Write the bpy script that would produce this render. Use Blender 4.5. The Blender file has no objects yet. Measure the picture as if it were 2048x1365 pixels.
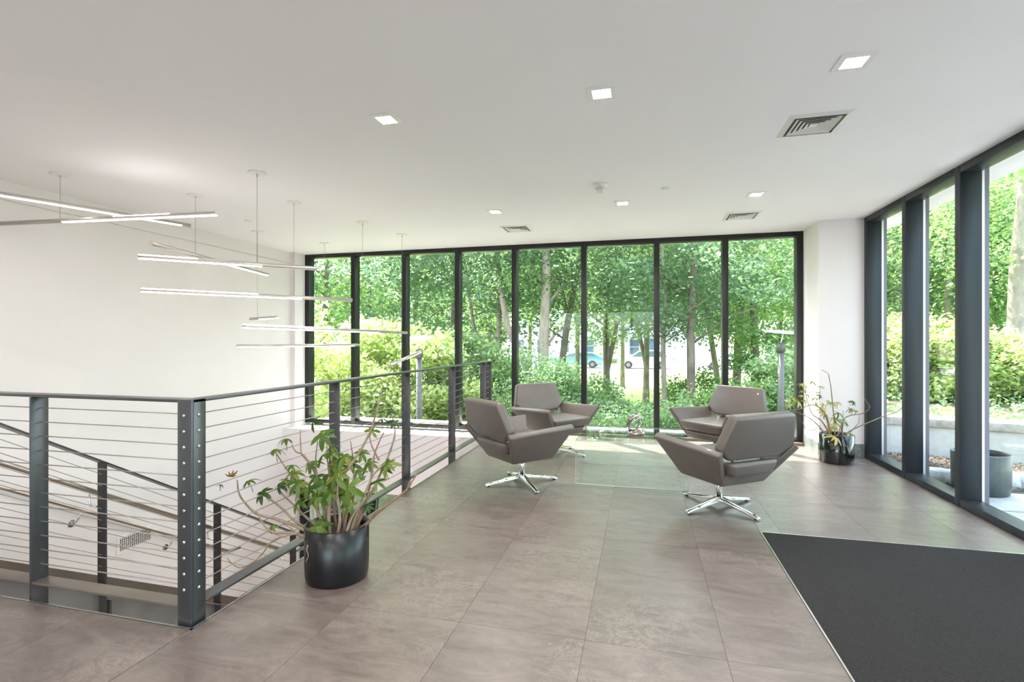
import bpy, bmesh, math, random
import numpy as np
from mathutils import Vector, Matrix, noise
PI = math.pi
R = math.radians
random.seed(7)
np.random.seed(7)
sc = bpy.context.scene
C = sc.collection

# ------------------------------------------------------------------ camera, sky, sun, exposure
YAW = math.atan(260 / 1020)
cam_d = bpy.data.cameras.new('camera')
cam_d.sensor_width = 36.0
cam_d.lens = 36.0 * 1020 / 2048
cam_d.clip_end = 400
cam = bpy.data.objects.new('camera', cam_d)
C.objects.link(cam)
cam.location = (0, 0, 1.35)
cam.rotation_euler = (PI / 2, 0, YAW)
sc.camera = cam

W = bpy.data.worlds.new('sky')
sc.world = W
W.use_nodes = True
wn = W.node_tree
bg = wn.nodes['Background']
sky = wn.nodes.new('ShaderNodeTexSky')
sky.sky_type = 'NISHITA'
sky.sun_disc = False
sky.sun_elevation = R(56)
sky.sun_rotation = R(-30)
sky.air_density = 1.0
sky.dust_density = 2.5
hz = wn.nodes.new('ShaderNodeHueSaturation')      # hazy, whitish summer sky
hz.inputs['Saturation'].default_value = .7
wn.links.new(sky.outputs[0], hz.inputs['Color'])
wn.links.new(hz.outputs[0], bg.inputs[0])
SKY_STRENGTH = 1.75
bg.inputs[1].default_value = SKY_STRENGTH

SUN_STRENGTH = 19.0
sd = bpy.data.lights.new('sun', 'SUN')
sd.energy = SUN_STRENGTH
sd.angle = R(0.6)
sd.color = (1.0, 0.94, 0.84)
so = bpy.data.objects.new('sun', sd)
C.objects.link(so)
sun_dir = Vector((0.62, -0.70, -1.30)).normalized()
so.rotation_euler = sun_dir.to_track_quat('-Z', 'Y').to_euler()
so.location = (-20, 40, 60)

DOWNLIGHT_W = 17.5
PENDANT_EMIT = 9.0
sc.view_settings.view_transform = 'Standard'
sc.view_settings.look = 'None'
sc.view_settings.gamma = 1
sc.view_settings.use_curve_mapping = False
sc.view_settings.exposure = 0.34

# ------------------------------------------------------------------ mesh helpers
class MB:
    def __init__(s):
        s.v = []; s.f = []; s.sm = []
    def add(s, vs, fs, smooth=False):
        o = len(s.v)
        s.v += [tuple(p) for p in vs]
        s.f += [tuple(i + o for i in f) for f in fs]
        s.sm += [smooth] * len(fs)
        return s
    def box(s, x0, x1, y0, y1, z0, z1, M=None):
        vs = [Vector((x, y, z)) for z in (z0, z1) for y in (y0, y1) for x in (x0, x1)]
        if M is not None: vs = [M @ p for p in vs]
        return s.add(vs, [(0,2,3,1),(4,5,7,6),(0,1,5,4),(2,6,7,3),(0,4,6,2),(1,3,7,5)])
    def slab(s, pts, off):
        """polygon pts plus the same polygon moved by off"""
        n = len(pts)
        off = Vector(off)
        vs = [Vector(p) for p in pts] + [Vector(p) + off for p in pts]
        fs = [tuple(range(n)), tuple(range(2*n-1, n-1, -1))]
        for i in range(n):
            j = (i+1) % n
            fs.append((j, i, i+n, j+n))
        return s.add(vs, fs)
    def tube(s, pts, rad, n=8, caps=True, smooth=True):
        pts = [Vector(p) for p in pts]
        if not hasattr(rad, '__len__'): rad = [rad]*len(pts)
        vs = []; fs = []
        u = None
        for i, p in enumerate(pts):
            a = pts[max(i-1, 0)]; b = pts[min(i+1, len(pts)-1)]
            t = (b-a).normalized()
            if u is None:
                u = t.cross(Vector((0,0,1)))
                if u.length < .1: u = t.cross(Vector((1,0,0)))
            u = (u - t*u.dot(t)).normalized()
            w = t.cross(u)
            for k in range(n):
                q = 2*PI*k/n
                vs.append(p + (u*math.cos(q) + w*math.sin(q))*rad[i])
        for i in range(len(pts)-1):
            for k in range(n):
                k2 = (k+1) % n
                fs.append((i*n+k, i*n+k2, (i+1)*n+k2, (i+1)*n+k))
        s.add(vs, fs, smooth)
        if caps:
            m = len(pts)-1
            s.add(vs[:n], [tuple(range(n-1, -1, -1))]); s.add(vs[m*n:], [tuple(range(n))])
        return s
    def lathe(s, prof, n=32, c=(0,0,0), smooth=True, capb=True, capt=True):
        vs = []; fs = []
        for r, z in prof:
            for k in range(n):
                q = 2*PI*k/n
                vs.append((c[0]+r*math.cos(q), c[1]+r*math.sin(q), c[2]+z))
        for i in range(len(prof)-1):
            for k in range(n):
                k2 = (k+1) % n
                fs.append((i*n+k, i*n+k2, (i+1)*n+k2, (i+1)*n+k))
        s.add(vs, fs, smooth)
        if capb: s.add(vs[:n], [tuple(range(n-1, -1, -1))])
        if capt: s.add(vs[-n:], [tuple(range(n))])
        return s
    def mesh(s, name, m, bevel=0, seg=2):
        me = bpy.data.meshes.new(name)
        me.from_pydata(s.v, [], s.f)
        me.polygons.foreach_set('use_smooth', s.sm)
        bm = bmesh.new(); bm.from_mesh(me)
        bmesh.ops.remove_doubles(bm, verts=bm.verts, dist=1e-5)
        bmesh.ops.recalc_face_normals(bm, faces=bm.faces)
        if bevel:
            bmesh.ops.bevel(bm, geom=list(bm.edges), offset=bevel, segments=seg, affect='EDGES', profile=.5)
            for f in bm.faces: f.smooth = True
        bm.to_mesh(me); bm.free()
        if bevel:
            try: me.set_sharp_from_angle(angle=R(50))
            except Exception: pass
        me.materials.append(m)
        return me
    def build(s, name, m, parent=None, bevel=0, seg=2):
        return link(name, s.mesh(name, m, bevel, seg), parent)

def link(name, me, parent=None, loc=None, rot=None):
    o = bpy.data.objects.new(name, me)
    C.objects.link(o)
    if parent is not None: o.parent = parent
    if loc is not None: o.location = loc
    if rot is not None: o.rotation_euler = rot
    return o
def tag(o, label=None, cat=None, group=None, kind=None):
    if label: o['label'] = label
    if cat: o['category'] = cat
    if group: o['group'] = group
    if kind: o['kind'] = kind
    return o
def thing(name, label, cat, loc=(0,0,0), rz=0, group=None):
    o = link(name, None, None, loc, (0,0,rz))
    o.empty_display_size = .1
    return tag(o, label, cat, group)
def struct(name, mb, m, bevel=0):
    o = mb.build(name, m, None, bevel)
    o['kind'] = 'structure'
    return o
def B(*a): return MB().box(*a)

# ------------------------------------------------------------------ materials
def mat(name, col, rough=.5, metal=0, spec=.5, var=0, vscale=8, bump=0, bscale=60, stretch=None, emit=None, estr=0, col2=None, trans=0, coat=0):
    m = bpy.data.materials.new(name); m.use_nodes = True
    t = m.node_tree; p = t.nodes['Principled BSDF']
    p.inputs['Base Color'].default_value = (*col, 1)
    p.inputs['Roughness'].default_value = rough
    p.inputs['Metallic'].default_value = metal
    p.inputs['Specular IOR Level'].default_value = spec
    if coat: p.inputs['Coat Weight'].default_value = coat
    if emit:
        p.inputs['Emission Color'].default_value = (*emit, 1)
        p.inputs['Emission Strength'].default_value = estr
    if var or bump:
        tc = t.nodes.new('ShaderNodeTexCoord'); mp = t.nodes.new('ShaderNodeMapping')
        t.links.new(tc.outputs['Object'], mp.inputs[0])
        if stretch: mp.inputs['Scale'].default_value = stretch
    if var:
        n = t.nodes.new('ShaderNodeTexNoise'); n.inputs['Scale'].default_value = vscale; n.inputs['Detail'].default_value = 5
        t.links.new(mp.outputs[0], n.inputs['Vector'])
        cr = t.nodes.new('ShaderNodeValToRGB')
        c2 = col2 or tuple(c*(1-var) for c in col)
        cr.color_ramp.elements[0].position = .35; cr.color_ramp.elements[1].position = .68
        cr.color_ramp.elements[0].color = (*c2, 1); cr.color_ramp.elements[1].color = (*col, 1)
        t.links.new(n.outputs['Fac'], cr.inputs[0]); t.links.new(cr.outputs[0], p.inputs['Base Color'])
    if bump:
        n2 = t.nodes.new('ShaderNodeTexNoise'); n2.inputs['Scale'].default_value = bscale; n2.inputs['Detail'].default_value = 3
        t.links.new(mp.outputs[0], n2.inputs['Vector'])
        b = t.nodes.new('ShaderNodeBump'); b.inputs['Strength'].default_value = bump; b.inputs['Distance'].default_value = .01
        t.links.new(n2.outputs['Fac'], b.inputs['Height']); t.links.new(b.outputs[0], p.inputs['Normal'])
    return m

def glass_mat(name, tint, refl=.5, ior=1.5):
    """thin clear pane: see-through with a fresnel reflection"""
    m = bpy.data.materials.new(name); m.use_nodes = True
    t = m.node_tree; t.nodes.remove(t.nodes['Principled BSDF']); out = t.nodes['Material Output']
    tr = t.nodes.new('ShaderNodeBsdfTransparent'); tr.inputs[0].default_value = (*tint, 1)
    gl = t.nodes.new('ShaderNodeBsdfGlossy'); gl.inputs['Roughness'].default_value = 0.0
    gl.inputs[0].default_value = (.95, 1, .97, 1)
    fr = t.nodes.new('ShaderNodeFresnel'); fr.inputs[0].default_value = ior
    gn = t.nodes.new('ShaderNodeNewGeometry'); bf = t.nodes.new('ShaderNodeMapRange')
    bf.inputs['To Min'].default_value = ior; bf.inputs['To Max'].default_value = 1/ior      # same reflection on both faces of the sheet
    t.links.new(gn.outputs['Backfacing'], bf.inputs['Value']); t.links.new(bf.outputs[0], fr.inputs[0])
    mu = t.nodes.new('ShaderNodeMath'); mu.operation = 'MULTIPLY'; mu.inputs[1].default_value = refl
    mx = t.nodes.new('ShaderNodeMixShader')
    t.links.new(fr.outputs[0], mu.inputs[0]); t.links.new(mu.outputs[0], mx.inputs[0])
    t.links.new(tr.outputs[0], mx.inputs[1]); t.links.new(gl.outputs[0], mx.inputs[2])
    t.links.new(mx.outputs[0], out.inputs[0])
    return m

def leaf_mat(name, c1, c2, transl=.5, c3=None, gloss=.06):
    m = bpy.data.materials.new(name); m.use_nodes = True
    t = m.node_tree; t.nodes.remove(t.nodes['Principled BSDF']); out = t.nodes['Material Output']
    g = t.nodes.new('ShaderNodeNewGeometry')
    oi = t.nodes.new('ShaderNodeObjectInfo')
    ad = t.nodes.new('ShaderNodeMath'); ad.operation = 'ADD'
    t.links.new(g.outputs['Random Per Island'], ad.inputs[0]); t.links.new(oi.outputs['Random'], ad.inputs[1])
    fr = t.nodes.new('ShaderNodeMath'); fr.operation = 'FRACT'; t.links.new(ad.outputs[0], fr.inputs[0])
    cr = t.nodes.new('ShaderNodeValToRGB')
    cr.color_ramp.elements[0].color = (*c1, 1); cr.color_ramp.elements[1].color = (*c2, 1)
    if c3:
        e = cr.color_ramp.elements.new(.85); e.color = (*c2, 1)
        cr.color_ramp.elements[2].color = (*c3, 1)
    t.links.new(fr.outputs[0], cr.inputs[0])
    d = t.nodes.new('ShaderNodeBsdfDiffuse'); tr = t.nodes.new('ShaderNodeBsdfTranslucent')
    gl = t.nodes.new('ShaderNodeBsdfGlossy'); gl.inputs['Roughness'].default_value = .35
    hs = t.nodes.new('ShaderNodeHueSaturation'); hs.inputs['Value'].default_value = 1.5; hs.inputs['Hue'].default_value = .485
    t.links.new(cr.outputs[0], d.inputs[0]); t.links.new(cr.outputs[0], hs.inputs['Color']); t.links.new(hs.outputs[0], tr.inputs[0])
    m1 = t.nodes.new('ShaderNodeMixShader'); m1.inputs[0].default_value = transl
    m2 = t.nodes.new('ShaderNodeMixShader'); m2.inputs[0].default_value = gloss
    t.links.new(d.outputs[0], m1.inputs[1]); t.links.new(tr.outputs[0], m1.inputs[2])
    t.links.new(m1.outputs[0], m2.inputs[1]); t.links.new(gl.outputs[0], m2.inputs[2])
    t.links.new(m2.outputs[0], out.inputs[0])
    return m

def tile_mat():
    m = bpy.data.materials.new('slate_tile'); m.use_nodes = True
    t = m.node_tree; p = t.nodes['Principled BSDF']; L = t.links.new
    g = t.nodes.new('ShaderNodeNewGeometry'); oi = t.nodes.new('ShaderNodeObjectInfo')
    sc_ = t.nodes.new('ShaderNodeVectorMath'); sc_.operation = 'SCALE'; sc_.inputs['Scale'].default_value = 1.0
    cm = t.nodes.new('ShaderNodeCombineXYZ')
    mu = t.nodes.new('ShaderNodeMath'); mu.operation = 'MULTIPLY'; mu.inputs[1].default_value = 40
    L(oi.outputs['Random'], mu.inputs[0]); L(mu.outputs[0], cm.inputs[0]); L(mu.outputs[0], cm.inputs[2])
    av = t.nodes.new('ShaderNodeVectorMath'); av.operation = 'ADD'
    L(g.outputs['Position'], av.inputs[0]); L(cm.outputs[0], av.inputs[1])
    mp = t.nodes.new('ShaderNodeMapping'); mp.inputs['Rotation'].default_value = (0,0,R(38)); mp.inputs['Scale'].default_value = (1.1, 3.2, 1)
    L(av.outputs[0], mp.inputs[0])
    n1 = t.nodes.new('ShaderNodeTexNoise'); n1.inputs['Scale'].default_value = 2.6; n1.inputs['Detail'].default_value = 13; n1.inputs['Roughness'].default_value = .76; n1.inputs['Distortion'].default_value = .9
    L(mp.outputs[0], n1.inputs['Vector'])
    cr = t.nodes.new('ShaderNodeValToRGB'); e = cr.color_ramp.elements
    e[0].position = .3; e[0].color = (.085,.065,.055,1); e[1].position = .68; e[1].color = (.215,.174,.152,1)
    L(n1.outputs['Fac'], cr.inputs[0])
    # pale veins
    n2 = t.nodes.new('ShaderNodeTexNoise'); n2.inputs['Scale'].default_value = 7.5; n2.inputs['Detail'].default_value = 10; n2.inputs['Roughness'].default_value = .75; n2.inputs['Distortion'].default_value = 1.6
    L(av.outputs[0], n2.inputs['Vector'])
    s1 = t.nodes.new('ShaderNodeMath'); s1.operation = 'SUBTRACT'; s1.inputs[1].default_value = .5
    a1 = t.nodes.new('ShaderNodeMath'); a1.operation = 'ABSOLUTE'
    L(n2.outputs['Fac'], s1.inputs[0]); L(s1.outputs[0], a1.inputs[0])
    vr = t.nodes.new('ShaderNodeValToRGB'); vr.color_ramp.elements[0].position = .0; vr.color_ramp.elements[0].color = (1,1,1,1); vr.color_ramp.elements[1].position = .025; vr.color_ramp.elements[1].color = (0,0,0,1)
    L(a1.outputs[0], vr.inputs[0])
    n3 = t.nodes.new('ShaderNodeTexNoise'); n3.inputs['Scale'].default_value = 1.3; L(av.outputs[0], n3.inputs['Vector'])
    mr = t.nodes.new('ShaderNodeMapRange'); mr.inputs['From Min'].default_value = .42; mr.inputs['From Max'].default_value = .7; mr.inputs['To Max'].default_value = .5
    L(n3.outputs['Fac'], mr.inputs['Value'])
    mm = t.nodes.new('ShaderNodeMath'); mm.operation = 'MULTIPLY'; L(vr.outputs[0], mm.inputs[0]); L(mr.outputs[0], mm.inputs[1])
    mx = t.nodes.new('ShaderNodeMixRGB'); mx.inputs[2].default_value = (.46,.39,.35,1)
    L(mm.outputs[0], mx.inputs[0]); L(cr.outputs[0], mx.inputs[1])
    # tile to tile tone
    tv = t.nodes.new('ShaderNodeMapRange'); tv.inputs['To Min'].default_value = .9; tv.inputs['To Max'].default_value = 1.08
    L(oi.outputs['Random'], tv.inputs['Value'])
    hs = t.nodes.new('ShaderNodeHueSaturation'); L(mx.outputs[0], hs.inputs['Color']); L(tv.outputs[0], hs.inputs['Value'])
    L(hs.outputs[0], p.inputs['Base Color'])
    p.inputs['Roughness'].default_value = .36
    p.inputs['Specular IOR Level'].default_value = .7
    p.inputs['Coat Weight'].default_value = .25; p.inputs['Coat Roughness'].default_value = .45
    b = t.nodes.new('ShaderNodeBump'); b.inputs['Strength'].default_value = .12; b.inputs['Distance'].default_value = .004
    L(n1.outputs['Fac'], b.inputs['Height']); L(b.outputs[0], p.inputs['Normal'])
    return m

def mat_carpet():
    m = bpy.data.materials.new('ribbed_carpet'); m.use_nodes = True
    t = m.node_tree; p = t.nodes['Principled BSDF']; L = t.links.new
    g = t.nodes.new('ShaderNodeNewGeometry')
    mp = t.nodes.new('ShaderNodeMapping'); mp.inputs['Rotation'].default_value = (0,0,R(2)); L(g.outputs['Position'], mp.inputs[0])
    wv = t.nodes.new('ShaderNodeTexWave'); wv.bands_direction = 'Y'; wv.inputs['Scale'].default_value = 34; wv.inputs['Distortion'].default_value = .5; wv.inputs['Detail'].default_value = 2; wv.inputs['Detail Scale'].default_value = 6
    L(mp.outputs[0], wv.inputs['Vector'])
    nz = t.nodes.new('ShaderNodeTexNoise'); nz.inputs['Scale'].default_value = 170; nz.inputs['Detail'].default_value = 2; L(g.outputs['Position'], nz.inputs['Vector'])
    ad = t.nodes.new('ShaderNodeMath'); ad.operation = 'ADD'; L(wv.outputs['Fac'], ad.inputs[0]); L(nz.outputs['Fac'], ad.inputs[1])
    cr = t.nodes.new('ShaderNodeValToRGB'); cr.color_ramp.elements[0].position = .38; cr.color_ramp.elements[0].color = (.008,.008,.008,1)
    cr.color_ramp.elements[1].position = .85; cr.color_ramp.elements[1].color = (.062,.058,.056,1)
    hf = t.nodes.new('ShaderNodeMath'); hf.operation = 'MULTIPLY'; hf.inputs[1].default_value = .62; L(ad.outputs[0], hf.inputs[0])
    L(hf.outputs[0], cr.inputs[0]); L(cr.outputs[0], p.inputs['Base Color'])
    p.inputs['Roughness'].default_value = .95; p.inputs['Specular IOR Level'].default_value = .1
    b = t.nodes.new('ShaderNodeBump'); b.inputs['Strength'].default_value = .5; b.inputs['Distance'].default_value = .004
    L(ad.outputs[0], b.inputs['Height']); L(b.outputs[0], p.inputs['Normal'])
    return m

def emit_mat(name, col, s):
    m = bpy.data.materials.new(name); m.use_nodes = True
    t = m.node_tree; t.nodes.remove(t.nodes['Principled BSDF'])
    e = t.nodes.new('ShaderNodeEmission'); e.inputs[0].default_value = (*col, 1); e.inputs[1].default_value = s
    t.links.new(e.outputs[0], t.nodes['Material Output'].inputs[0])
    return m

M = dict(
    wall=mat('wall_paint', (.83,.785,.79), .75, var=.03, vscale=1.5),
    ceil=mat('ceiling_paint', (.90,.875,.895), .8, var=.02, vscale=1),
    tile=tile_mat(), grout=mat('grout', (.20,.175,.155), .9), carpet=mat_carpet(),
    alu=mat('aluminium_edge', (.75,.74,.72), .3, 1),
    frame=mat('black_anodised_frame', (.020,.021,.021), .42, .3, bump=.05, bscale=90, stretch=(1,1,.05), var=.25, vscale=14),
    frame2=mat('blue_grey_window_frame', (.030,.037,.045), .45, .3, var=.3, vscale=10, stretch=(1,1,.06)),
    silver=mat('outer_frame_edge', (.78,.76,.80), .35, .6),
    violet=mat('outer_cap_grey', (.17,.16,.20), .45, .3),
    glass=glass_mat('window_glass', (.955,.985,.965), .38),
    tglass=glass_mat('table_glass', (.95,.98,.96), .9),
    tedge=mat('glass_edge', (.50,.58,.53), .15, 0, .8),
    steel=mat('painted_steel', (.085,.090,.095), .30, .6, var=.15, vscale=5, bump=.03, bscale=200),
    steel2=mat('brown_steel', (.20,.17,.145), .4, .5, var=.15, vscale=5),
    web=mat('stringer_steel', (.24,.25,.25), .35, .5, var=.3, vscale=2),
    cable=mat('cable_steel', (.30,.26,.23), .4, .7),
    button=mat('stainless_button', (.72,.72,.72), .2, 1),
    pipe=mat('handrail_pipe', (.42,.37,.33), .28, .9),
    chrome=mat('chrome', (.86,.86,.86), .06, 1),
    bronze=mat('bronze_chrome', (.50,.38,.30), .14, 1, var=.5, vscale=14, col2=(.42,.43,.46)),
    leather=mat('taupe_leather', (.128,.104,.090), .38, 0, .6, bump=.12, bscale=420, var=.12, vscale=6, coat=.12),
    lseam=mat('leather_seam', (.07,.06,.055), .6),
    black=mat('black_glazed_pot', (.005,.006,.008), .30, 0, .5, var=.5, vscale=20),
    black2=mat('black_gloss_pot', (.006,.007,.008), .14, 0, .6, coat=.4),
    darkpot=mat('grey_green_pot', (.05,.065,.065), .45, 0, .5, var=.2, vscale=30),
    soil=mat('potting_soil', (.05,.035,.025), .95, bump=1, bscale=60, var=.5, vscale=30),
    stem=mat('woody_stem', (.33,.25,.18), .75, var=.45, vscale=25, col2=(.20,.15,.10)),
    rstem=mat('reddish_twig', (.30,.19,.12), .7, var=.3, vscale=25),
    gstem=mat('green_stem', (.16,.19,.09), .7, var=.3, vscale=25),
    white=mat('white_plastic', (.82,.81,.79), .45),
    vent=mat('white_vent_metal', (.74,.73,.71), .45),
    dark=mat('vent_shadow_duct', (.03,.03,.03), .9),
    duct=mat('vent_duct_grey', (.20,.20,.19), .8),
    glow=emit_mat('downlight_glow', (1,.97,.92), 9),
    bar=emit_mat('led_bar_glow', (1,.965,.92), PENDANT_EMIT),
    baralu=mat('bar_aluminium', (.55,.51,.48), .35, .6),
    tread=mat('stair_tread', (.50,.36,.26), .6, var=.3, vscale=6),
    granite=mat('granite_base', (.28,.30,.31), .3, var=.5, vscale=60),
    curb=mat('bronze_threshold', (.20,.155,.135), .45, .2),
    bark=mat('tree_bark', (.27,.22,.17), .9, var=.55, vscale=9, stretch=(1,1,.25), bump=.7, bscale=22),
    palebark=mat('pale_bark', (.42,.35,.28), .9, var=.4, vscale=8, stretch=(1,1,.4), bump=.5, bscale=20),
    stone=mat('cap_stone', (.50,.46,.41), .9, var=.45, vscale=9, bump=.6, bscale=30),
    wallst=mat('retaining_wall_render', (.60,.60,.58), .9, var=.12, vscale=14, bump=.2, bscale=40),
    cobble=mat('granite_cobble', (.56,.60,.62), .85, var=.4, vscale=14, bump=.8, bscale=25),
    mulch=mat('bark_mulch', (.15,.115,.09), .95, var=.6, vscale=40, bump=1, bscale=50),
    paver=mat('patio_paver', (.42,.43,.45), .85, var=.2, vscale=6, bump=.3, bscale=40),
    asphalt=mat('road_asphalt', (.34,.33,.33), .9, var=.1, vscale=3),
    sill=mat('pale_stone_sill', (.62,.60,.57), .8, var=.1, vscale=4),
    walk=mat('concrete_walk', (.6,.58,.55), .9, var=.1, vscale=3),
    siding=mat('white_siding', (.52,.54,.58), .7),
    roof=mat('grey_roof', (.30,.31,.33), .8, var=.2, vscale=5),
    hglass=mat('dark_house_glass', (.06,.09,.12), .12, 0, .8),
    bdoor=mat('blue_door', (.06,.14,.24), .4),
    silvercar=mat('silver_car_paint', (.60,.61,.63), .22, .6, coat=.6),
    whitecar=mat('white_car_paint', (.80,.80,.80), .25, 0, coat=.6),
    bluecar=mat('blue_car_paint', (.10,.22,.32), .22, .3, coat=.6),
    darkcar=mat('dark_car_paint', (.09,.09,.10), .22, .3, coat=.6),
    rubber=mat('tyre_rubber', (.03,.03,.03), .8),
    red=mat('red_tail_lamp', (.6,.05,.03), .3),
    post=mat('lamp_post_paint', (.10,.10,.10), .5),
    disc=mat('lamp_disc', (.72,.76,.78), .4, .2),
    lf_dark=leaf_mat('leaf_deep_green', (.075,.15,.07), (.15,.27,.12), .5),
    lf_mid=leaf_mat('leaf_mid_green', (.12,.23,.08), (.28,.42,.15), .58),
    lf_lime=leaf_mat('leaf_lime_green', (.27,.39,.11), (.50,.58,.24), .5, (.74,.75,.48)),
    lf_shrub=leaf_mat('leaf_shrub_green', (.12,.24,.10), (.28,.42,.18), .5),
    lf_plant=leaf_mat('leaf_umbrella_plant', (.045,.115,.012), (.125,.20,.022), .35, (.22,.23,.04), .035),
    lf_pdark=leaf_mat('leaf_dark_umbrella', (.02,.06,.015), (.05,.10,.02), .3, None, .035),
    lf_dry=leaf_mat('leaf_dry_brown', (.22,.10,.03), (.32,.19,.05), .3),
    lf_yel=leaf_mat('leaf_variegated', (.20,.28,.06), (.46,.44,.13), .4, (.60,.40,.06), .08),
)
# ground: lawn, woodland floor and gravel by position
def ground_mat():
    m = bpy.data.materials.new('ground_cover'); m.use_nodes = True
    t = m.node_tree; p = t.nodes['Principled BSDF']; L = t.links.new
    g = t.nodes.new('ShaderNodeNewGeometry')
    n = t.nodes.new('ShaderNodeTexNoise'); n.inputs['Scale'].default_value = 1.2; n.inputs['Detail'].default_value = 8; L(g.outputs['Position'], n.inputs['Vector'])
    lawn = t.nodes.new('ShaderNodeValToRGB'); lawn.color_ramp.elements[0].color = (.20,.32,.06,1); lawn.color_ramp.elements[1].color = (.42,.52,.16,1)
    wood = t.nodes.new('ShaderNodeValToRGB'); wood.color_ramp.elements[0].color = (.06,.08,.03,1); wood.color_ramp.elements[1].color = (.16,.15,.08,1)
    L(n.outputs['Fac'], lawn.inputs[0]); L(n.outputs['Fac'], wood.inputs[0])
    s = t.nodes.new('ShaderNodeSeparateXYZ'); L(g.outputs['Position'], s.inputs[0])
    ad = t.nodes.new('ShaderNodeMath'); ad.operation = 'MULTIPLY_ADD'; ad.inputs[1].default_value = 5; L(n.outputs['Fac'], ad.inputs[0]); L(s.outputs['Y'], ad.inputs[2])
    mr = t.nodes.new('ShaderNodeMapRange'); mr.inputs['From Min'].default_value = 18; mr.inputs['From Max'].default_value = 21; L(ad.outputs[0], mr.inputs['Value'])
    mx = t.nodes.new('ShaderNodeMixRGB'); L(mr.outputs[0], mx.inputs[0]); L(wood.outputs[0], mx.inputs[1]); L(lawn.outputs[0], mx.inputs[2])
    L(mx.outputs[0], p.inputs['Base Color']); p.inputs['Roughness'].default_value = .95
    b = t.nodes.new('ShaderNodeBump'); b.inputs['Strength'].default_value = .8; b.inputs['Distance'].default_value = .05
    n2 = t.nodes.new('ShaderNodeTexNoise'); n2.inputs['Scale'].default_value = 30; L(g.outputs['Position'], n2.inputs['Vector'])
    L(n2.outputs['Fac'], b.inputs['Height']); L(b.outputs[0], p.inputs['Normal'])
    return m
M['ground'] = ground_mat()

# ------------------------------------------------------------------ room constants
H = 2.78                    # ceiling height
XL, XR = -5.50, 2.50        # left wall, inner face of right glazing
YB = 7.35                   # inner face of back glazing
YF = -4.6                   # rear end of the room
OX, OY = -2.05, 1.95        # stair opening: right edge, front edge
ZL = -3.1                   # lower storey floor

# ------------------------------------------------------------------ floor
fl = MB()
fl.box(XL, XR, YF, OY, -.34, -.004)
fl.box(OX, XR, OY, YB+.17, -.34, -.004)
floor = struct('floor', fl, M['grout'])
def sub(r, c):
    x0,x1,y0,y1 = r; a0,a1,b0,b1 = c
    if a0>=x1 or a1<=x0 or b0>=y1 or b1<=y0: return [r]
    out = []
    if x0 < a0: out.append((x0,a0,y0,y1)); x0 = a0
    if x1 > a1: out.append((a1,x1,y0,y1)); x1 = a1
    if y0 < b0: out.append((x0,x1,y0,b0))
    if y1 > b1: out.append((x0,x1,b1,y1))
    return out
MX0, MY1, MX1, MY0 = .812, 3.92, 2.42, -.6
holes = [(MX0-.006, MX1+.006, MY0-.006, MY1+.006), (XL-.1, OX+.012, OY-.012, 9), (2.03, 2.6, 6.75, 9)]
gx = [-.25 + .6*k for k in range(-10, 6)]
gy = [2.31 + 1.205*k for k in range(-6, 6)]
tcount = 0
for i in range(len(gx)-1):
    for j in range(len(gy)-1):
        rs = [(max(gx[i],XL), min(gx[i+1],XR), max(gy[j],YF), min(gy[j+1],YB-.08))]
        if rs[0][1]-rs[0][0] < .02 or rs[0][3]-rs[0][2] < .02: continue
        for h in holes:
            rs = [q for r in rs for q in sub(r, h)]
        for x0,x1,y0,y1 in rs:
            if x1-x0 < .02 or y1-y0 < .02: continue
            g = .0008
            mb = MB(); w, d = (x1-x0)/2-g, (y1-y0)/2-g
            mb.box(-w, w, -d, d, -.0039, 0)
            link('tile', mb.mesh('tile', M['tile']), floor, ((x0+x1)/2, (y0+y1)/2, 0))
# metal edging along the opening
e = MB(); e.box(OX, OX+.010, OY-.010, YB-.4, -.02, .0015); e.box(XL, OX+.010, OY-.010, OY, -.02, .0015)
link('edge_strip', e.mesh('edge_strip', M['alu']), floor)
# entrance mat set in the floor
mt = thing('entrance_mat', 'dark grey ribbed entrance mat set flush in the tiled floor', 'mat', ((MX0+MX1)/2, (MY0+MY1)/2, 0))
w, d = (MX1-MX0)/2, (MY1-MY0)/2
B(-w+.004, w-.004, -d+.004, d-.004, -.0035, .003).build('carpet', M['carpet'], mt)
for a in ((-w-.004,-w+.004,-d,d),(w-.004,w+.004,-d,d),(-w,w,-d-.004,-d+.004),(-w,w,d-.004,d+.004)):
    B(a[0],a[1],a[2],a[3],-.0035,.004).build('metal_border', M['alu'], mt)

# ------------------------------------------------------------------ ceiling and walls
struct('ceiling', B(XL-.3, XR+.55, YF-.3, YB+.50, H, H+.3), M['ceil'])
struct('roof_shade_block', B(XL-.3, XR+.25, YF-.3, YB+.2, H+.301, H+2.6), M['wallst'])  # unseen mass added above the ceiling so its shadow covers the patio
struct('wall_left', B(XL-.25, XL, YF, YB+.2, ZL-.1, 2.6).box(XL-.25, XL-.012, YF, YB+.2, 2.6, 2.612).box(XL-.25, XL, YF, YB+.2, 2.612, H), M['wall'])
struct('trim_1', B(XL-.01, -5.42, 7.1, YB+.17, ZL, H), M['wall'])
struct('wall_back_lower', B(XL, OX, 6.95, YB+.2, -.95, -.035), M['wall'])
struct('wall_column', B(2.03, XR+.17, 6.75, YB+.2, 0, H), M['wall'])
struct('baseboard_back', B(2.018, 2.5, 6.738, 6.7495, 0, .15).box(2.018, 2.0295, 6.7495, 7.27, 0, .15), M['granite'])
struct('wall_front', B(XL, -3.2, YF-.2, YF, 0, H).box(.6, XR+.2, YF-.2, YF, 0, H).box(-3.2, .6, YF-.2, YF, 2.5, H), M['wall'])
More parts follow.
